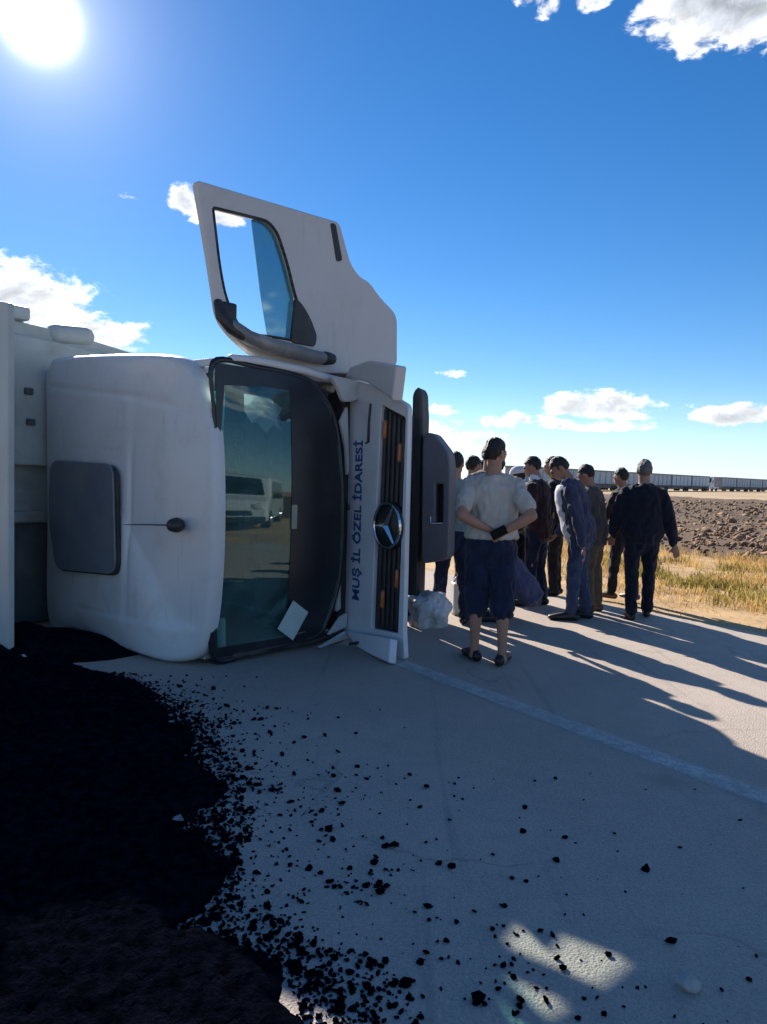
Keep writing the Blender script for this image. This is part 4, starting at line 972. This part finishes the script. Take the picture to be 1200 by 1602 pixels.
    # ---- shoes
    for f, s in ((fL, -1), (fR, 1)):
        tz = math.sin(toes[0 if s < 0 else 1])*s; td = V3((tz, math.cos(tz), 0)).normalized(); sd = V3((td.y, -td.x, 0))
        bm = bmesh.new()
        bm_tube(bm, [sc(f-td*.075+V3((0, 0, .042))), sc(f-td*.03+V3((0, 0, .050))), sc(f+td*.06+V3((0, 0, .044))), sc(f+td*.14+V3((0, 0, .034))), sc(f+td*.19+V3((0, 0, .028)))],
                [(.040*S_, .042*S_), (.043*S_, .050*S_), (.046*S_, .044*S_), (.050*S_, .034*S_), (.038*S_, .026*S_)], 16, True, 1.0, tuple(sd))
        for v in bm.verts: v.co.z = max(v.co.z, f.z*S_+.001)
        from_bm('shoe', bm, shoem, root, True)
    # ---- upper clothing
    def sleeve(bm, infl, upto):
        for sh, e, h, s in ((shL, eL, hL, -1), (shR, eR, hR, 1)):
            if upto < 1: limb(bm, [T(s*.045, -.014, 1.455), sh, mid(sh, e, .4), mid(sh, e, upto)], [.050+infl, (.061+infl)*b, (.062+infl)*b, (.064+infl)*b])
            else: limb(bm, [T(s*.045, -.014, 1.455), sh, mid(sh, e, .5), e, mid(e, h, .5), mid(e, h, .93)], [.056+infl, (.060+infl)*b, (.058+infl)*b, (.053+infl)*b, (.046+infl)*b, .040+infl])
    if top == 'tee':
        bm = bmesh.new(); torso(bm, .018, hem, 1.0, .022, 1.495, 0, .002); sleeve(bm, .004, .66)
        remeshed('shirt', bm, vox, topm, root, 4, .030*S_, seed)
    else:
        if under:
            bm = bmesh.new(); torso(bm, .016, hem-.02, .80, .014, 1.475, .036); 
            bm_tube(bm, [sc(T(0, -.006, 1.47)), sc(T(0, .0, 1.525))], [(.068*S_, .066*S_), (.062*S_, .062*S_)], 14)
            remeshed('shirt', bm, vox, under, root, 4, .012*S_, seed+4)
        bm = bmesh.new(); torso(bm, .026, hem, 1.04, .026, 1.495, -.014 if under else 0, .004); sleeve(bm, .008, 1.0)
        bm_tube(bm, [sc(T(0, -.020, 1.46)), sc(T(0, -.016, 1.495))], [(.080*S_, .068*S_), (.074*S_, .064*S_)], 14, True, 1.0, TREF, .2)
        remeshed('jacket', bm, vox, topm, root, 4, .030*S_, seed)
        if collar:
            bm = bmesh.new(); bm_tube(bm, [sc(T(0, .0, 1.49)), sc(T(0, .008, 1.535))], [(.074*S_, .074*S_), (.068*S_, .070*S_)], 16); from_bm('collar', bm, collar, root, True)
    root.scale = (1, 1, 1)
    return root

C_WHITE = cloth('pale_tee_cloth', (0.42, 0.39, 0.355)); C_TEAL = cloth('grey_green_cloth', (0.19, 0.25, 0.25)); C_NAVY = cloth('navy_cloth', (0.012, 0.018, 0.045), .3)
C_DARK = cloth('black_cloth', (0.012, 0.013, 0.02), .3); C_MAROON = cloth('dark_maroon_cloth', (0.030, 0.016, 0.022), .3); C_JEAN = cloth('blue_denim', (0.038, 0.055, 0.11), .25)
C_BLUEJ = cloth('blue_jacket_cloth', (0.042, 0.048, 0.088), .2); C_OLIVE = cloth('olive_jacket_cloth', (0.075, 0.065, 0.06), .2); C_KHAKI = cloth('khaki_cloth', (0.12, 0.09, 0.06), .2)
C_SLATE = cloth('slate_purple_cloth', (0.07, 0.07, 0.13), .2); C_GREY = cloth('grey_cloth', (0.16, 0.16, 0.18), .2); C_BLACKU = cloth('black_uniform_cloth', (0.008, 0.011, 0.022), .3); C_SHIRT = cloth('white_shirt_cloth', (0.62, 0.64, 0.70)); C_BROWN = cloth('dark_brown_cloth', (0.035, 0.022, 0.02), .3)
SHOE = pmat('dark_shoe', (0.012, 0.012, 0.014), 0.5, var=0.3); SHOE2 = pmat('brown_shoe', (0.10, 0.05, 0.03), 0.5, var=0.3)

# man in front, seen from behind
pw = person('man in a pale T-shirt and dark knee-length shorts, hands clasped behind his back', (0.90, 6.06), -3, 1.84, ((-.115, .04, 0), (.095, -.09, 0)), ((-.035, -.170, 1.06), (.060, -.180, 1.045)), 0, (-42, 8), 'tee', C_WHITE, None, C_NAVY, 'short', SHOE, None, SKIN, True, 1.06, .985, .009, None, ((-1, -.5, 0), (1, -.5, 0)), seed=1.0, toes=(.3, .35))
ph = box('mobile_phone', (0, 0, 0), (.075, .014, .14), pmat('black_glass', (0.004, 0.004, 0.005), 0.6, var=0.1, spec=0.1), None, None, .006); ph.location = (0.915, 5.825, 1.085); ph.rotation_euler = (rad(-10), rad(62), rad(4)); tag(ph, 'black phone held behind the back of the man in the pale T-shirt', 'phone')
person('man in a grey green T-shirt and dark trousers standing by the truck bumper', (0.74, 7.66), -8, 1.78, ((-.15, .05, 0), (.13, .0, 0)), ((-.24, .10, .82), (.22, .20, .95)), 2, (-15, 12), 'tee', C_TEAL, None, C_NAVY, 'long', SHOE, None, SKIN, False, 1.0, .94, .011, seed=2.0)
person('bearded man in a grey green shirt looking right past the second man', (1.02, 8.72), -35, 1.78, None, None, 3, (-20, 8), 'jacket', C_TEAL, None, C_DARK, 'long', SHOE, None, SKIN, True, 1.0, .86, .012, seed=3.0)
person('short dark haired man half hidden left of the tallest head', (1.32, 9.9), 160, 1.76, None, None, 6, (10, 12), 'jacket', C_GREY, None, C_DARK, 'long', SHOE, None, SKIN, False, 1.0, .86, .012, seed=4.0)
person('tall man behind the left shoulder of the man in the pale T-shirt', (1.15, 8.2), -20, 1.90, None, None, 2, (-10, 6), 'tee', C_GREY, None, C_DARK, 'long', SHOE, None, SKIN, False, 1.0, .86, .012, seed=5.0)
person('man in a pale cap and grey top behind the pale T-shirt shoulder', (1.73, 9.2), 60, 1.66, None, None, 6, (0, 10), 'jacket', C_GREY, None, C_DARK, 'long', SHOE, None, SKIN, False, 1.0, .86, .012, hat=C_SHIRT, seed=6.0)
person('man in a dark maroon jacket with a light collar looking down to the left', (1.86, 8.86), 62, 1.80, ((-.12, .06, 0), (.12, -.02, 0)), ((-.20, .18, .92), (.22, .12, .84)), 4, (6, 20), 'jacket', C_MAROON, C_GREY, C_NAVY, 'long', SHOE, None, SKIN, False, 1.05, .80, .011, collar=C_SHIRT, seed=7.0)
person('man in a black jacket standing deepest in the group', (2.28, 9.75), 70, 1.83, ((-.09, .02, 0), (.09, 0, 0)), None, 4, (0, 15), 'jacket', C_DARK, None, C_DARK, 'long', SHOE, None, SKIN, False, 1.0, .80, .012, seed=8.0)
person('man in a blue jacket, white shirt and jeans bowing his head', (2.16, 8.02), 74, 1.82, ((-.10, .10, 0), (.10, -.04, 0)), ((-.27, -.02, .80), (.20, .26, .90)), 15, (8, 38), 'jacket', C_BLUEJ, C_SHIRT, C_JEAN, 'long', SHOE, None, SKIN2, False, 1.08, .82, .010, seed=9.0)
person('man in an olive brown jacket and khaki trousers behind the blue jacket', (2.45, 8.55), 52, 1.72, ((-.10, .03, 0), (.10, 0, 0)), None, 8, (0, 22), 'jacket', C_OLIVE, None, C_KHAKI, 'long', SHOE2, None, SKIN, False, 1.08, .80, .011, seed=10.0)
person('burly grey haired man in black walking away along the road edge', (2.88, 8.2), -12, 1.77, ((-.10, -.10, 0), (.10, .14, 0)), ((-.30, .16, .90), (.34, -.02, .84)), 3, (5, 2), 'jacket', C_BLACKU, None, C_BLACKU, 'long', SHOE, GREYHAIR, SKIN2, False, 1.13, .84, .010, seed=11.0)
person('man in dark brown clothes half hidden left of the burly man', (3.11, 9.55), 40, 1.70, ((-.12, .10, 0), (.10, -.12, 0)), ((-.20, .30, 1.0), (.24, .0, .84)), 6, (0, 10), 'jacket', C_BROWN, None, C_DARK, 'long', SHOE2, None, SKIN2, False, 1.0, .82, .012, seed=12.0)
person('person in slate purple clothes crouching behind the pale T-shirt man', (1.32, 7.85), 75, 1.72, ((-.15, .12, 0), (.15, .02, 0)), ((-.10, .42, .42), (.12, .42, .40)), 38, (0, 25), 'jacket', C_SLATE, None, C_SLATE, 'long', SHOE, None, SKIN, False, 1.0, .80, .012, pelvis=(0, -.24, .34), seed=13.0)

# ------------------------------------------------------------------ things on the road by the bumper
SACK = pmat('white_plastic_film', (0.58, 0.58, 0.59), 0.5, var=0.1, scale=8)
bm = bmesh.new(); bmesh.ops.create_icosphere(bm, subdivisions=4, radius=1.0)
for v in bm.verts:
    p = v.co.copy(); f = 1+.35*mnoise.noise(p*1.7+V3((3, 1, 0)))-.24*abs(mnoise.noise(p*2.6))-.12*abs(mnoise.noise(p*6.0))+.12; v.co = V3((p.x*.22*f, p.y*.15*f, max(-.8, p.z)*.24*f*(1.0-.3*max(0, p.z))))
bg_ = from_bm('plastic_bag', bm, SACK); bg_.location = (0.48, 7.42, .175); tag(bg_, 'crumpled white plastic bag on the road under the grey bumper', 'bag')
can_ = empty('jerrycan', (0.88, 8.15, 0), rad(10)); tag(can_, 'white plastic container on the road between the second man\'s legs', 'container')
panel('can_body', [rounded([(-.10, .0), (.10, .0), (.10, .30), (.06, .36), (-.10, .36)], .03, 4)], .16, SACK, can_, frame2((0, 0, 0), (1, 0, 0), (0, 0, 1)), .02, 3)
tube('handle', [(-.08, 0, .36), (-.06, 0, .405), (.02, 0, .405), (.05, 0, .36)], [.014]*4, SACK, can_, 8); tube('lid', [(.085, 0, .34), (.10, 0, .375)], [.026, .026], BLACKP, can_, 12)

# ------------------------------------------------------------------ white van parked at the verge, mirrored in the windscreen
VANW = pmat('van_white', (0.62, 0.63, 0.64), 0.35, var=0.03, scale=1, coat=0.4, dirt=(DUST, 0.3, 1.5))
VGL = pmat('van_dark_glass', (0.015, 0.02, 0.024), 0.06, var=0.1, spec=0.8); HEADL = pmat('headlamp_lens', (0.55, 0.57, 0.58), 0.15, var=0.1, spec=0.7)
vx, vy = 12.2, 2.15
van = empty('van', (vx, vy, -.03), rad(172)); tag(van, 'white van parked off the road to the right, mirrored in the windscreen', 'van')
vp = [(-2.35, .32), (-2.42, .62), (-2.38, 1.75), (-2.22, 1.93), (.55, 1.96), (.95, 1.88), (1.62, 1.18), (2.15, 1.02), (2.38, .80), (2.42, .45), (2.32, .28), (1.95, .28), (1.86, .50), (1.68, .66), (1.42, .68), (1.18, .56), (1.06, .28), (-1.02, .28), (-1.12, .54), (-1.36, .68), (-1.62, .67), (-1.86, .52), (-1.95, .30)]
panel('body', [rounded(vp, .05, 3)], 1.78, VANW, van, frame2((0, 0, 0), (1, 0, 0), (0, 0, 1)), .09, 4)
for s in (-1, 1):
    for w0 in ([(.0, 1.12), (1.28, 1.14), (.86, 1.74), (.0, 1.78)], [(-1.05, 1.12), (-.08, 1.12), (-.08, 1.78), (-1.05, 1.78)], [(-2.2, 1.12), (-1.13, 1.12), (-1.13, 1.78), (-2.18, 1.74)]):
        panel('side_window', [rounded(w0, .06, 3)], .012, VGL, van, frame2((0, s*.888, 0), (1, 0, 0), (0, 0, 1)), .003)
    bm = bmesh.new(); bm_ell(bm, (2.30, s*.66, .80), (.12, .20, .13)); from_bm('headlight', bm, HEADL, van, True)
    bm = bmesh.new(); bm_box(bm, (1.12, s*1.02, 1.20), (.12, .22, .18), None, .04); from_bm('mirror', bm, BLACKP, van, True)
    for x in (1.46, -1.48):
        bm = bmesh.new(); bmesh.ops.create_cone(bm, cap_ends=True, segments=30, radius1=.33, radius2=.33, depth=.22, matrix=Matrix.Translation((x, s*.78, .33)) @ Matrix.Rotation(rad(90), 4, 'X')); w_ = from_bm('wheel', bm, TYRE, van)
        bm = bmesh.new(); bmesh.ops.create_cone(bm, cap_ends=True, segments=24, radius1=.20, radius2=.17, depth=.05, matrix=Matrix.Translation((x, s*.90, .33)) @ Matrix.Rotation(rad(90), 4, 'X')); from_bm('rim', bm, CHROME, w_)
panel('windscreen', [rounded([(-.74, 0), (.74, 0), (.64, .84), (-.64, .84)], .06, 3)], .012, VGL, van, frame2((1.60, 0, 1.22), (0, 1, 0), (-.67, 0, .70)), .003)
panel('front_grille', [rounded([(-.55, .0), (.55, .0), (.5, .16), (-.5, .16)], .04, 3)], .04, BLACKP, van, frame2((2.41, 0, .52), (0, 1, 0), (0, 0, 1)), .006)
box('bumper', (2.36, 0, .38), (.18, 1.7, .2), BLACKP, van, None, .05)
bpy.data.scenes.remove(BENCH)
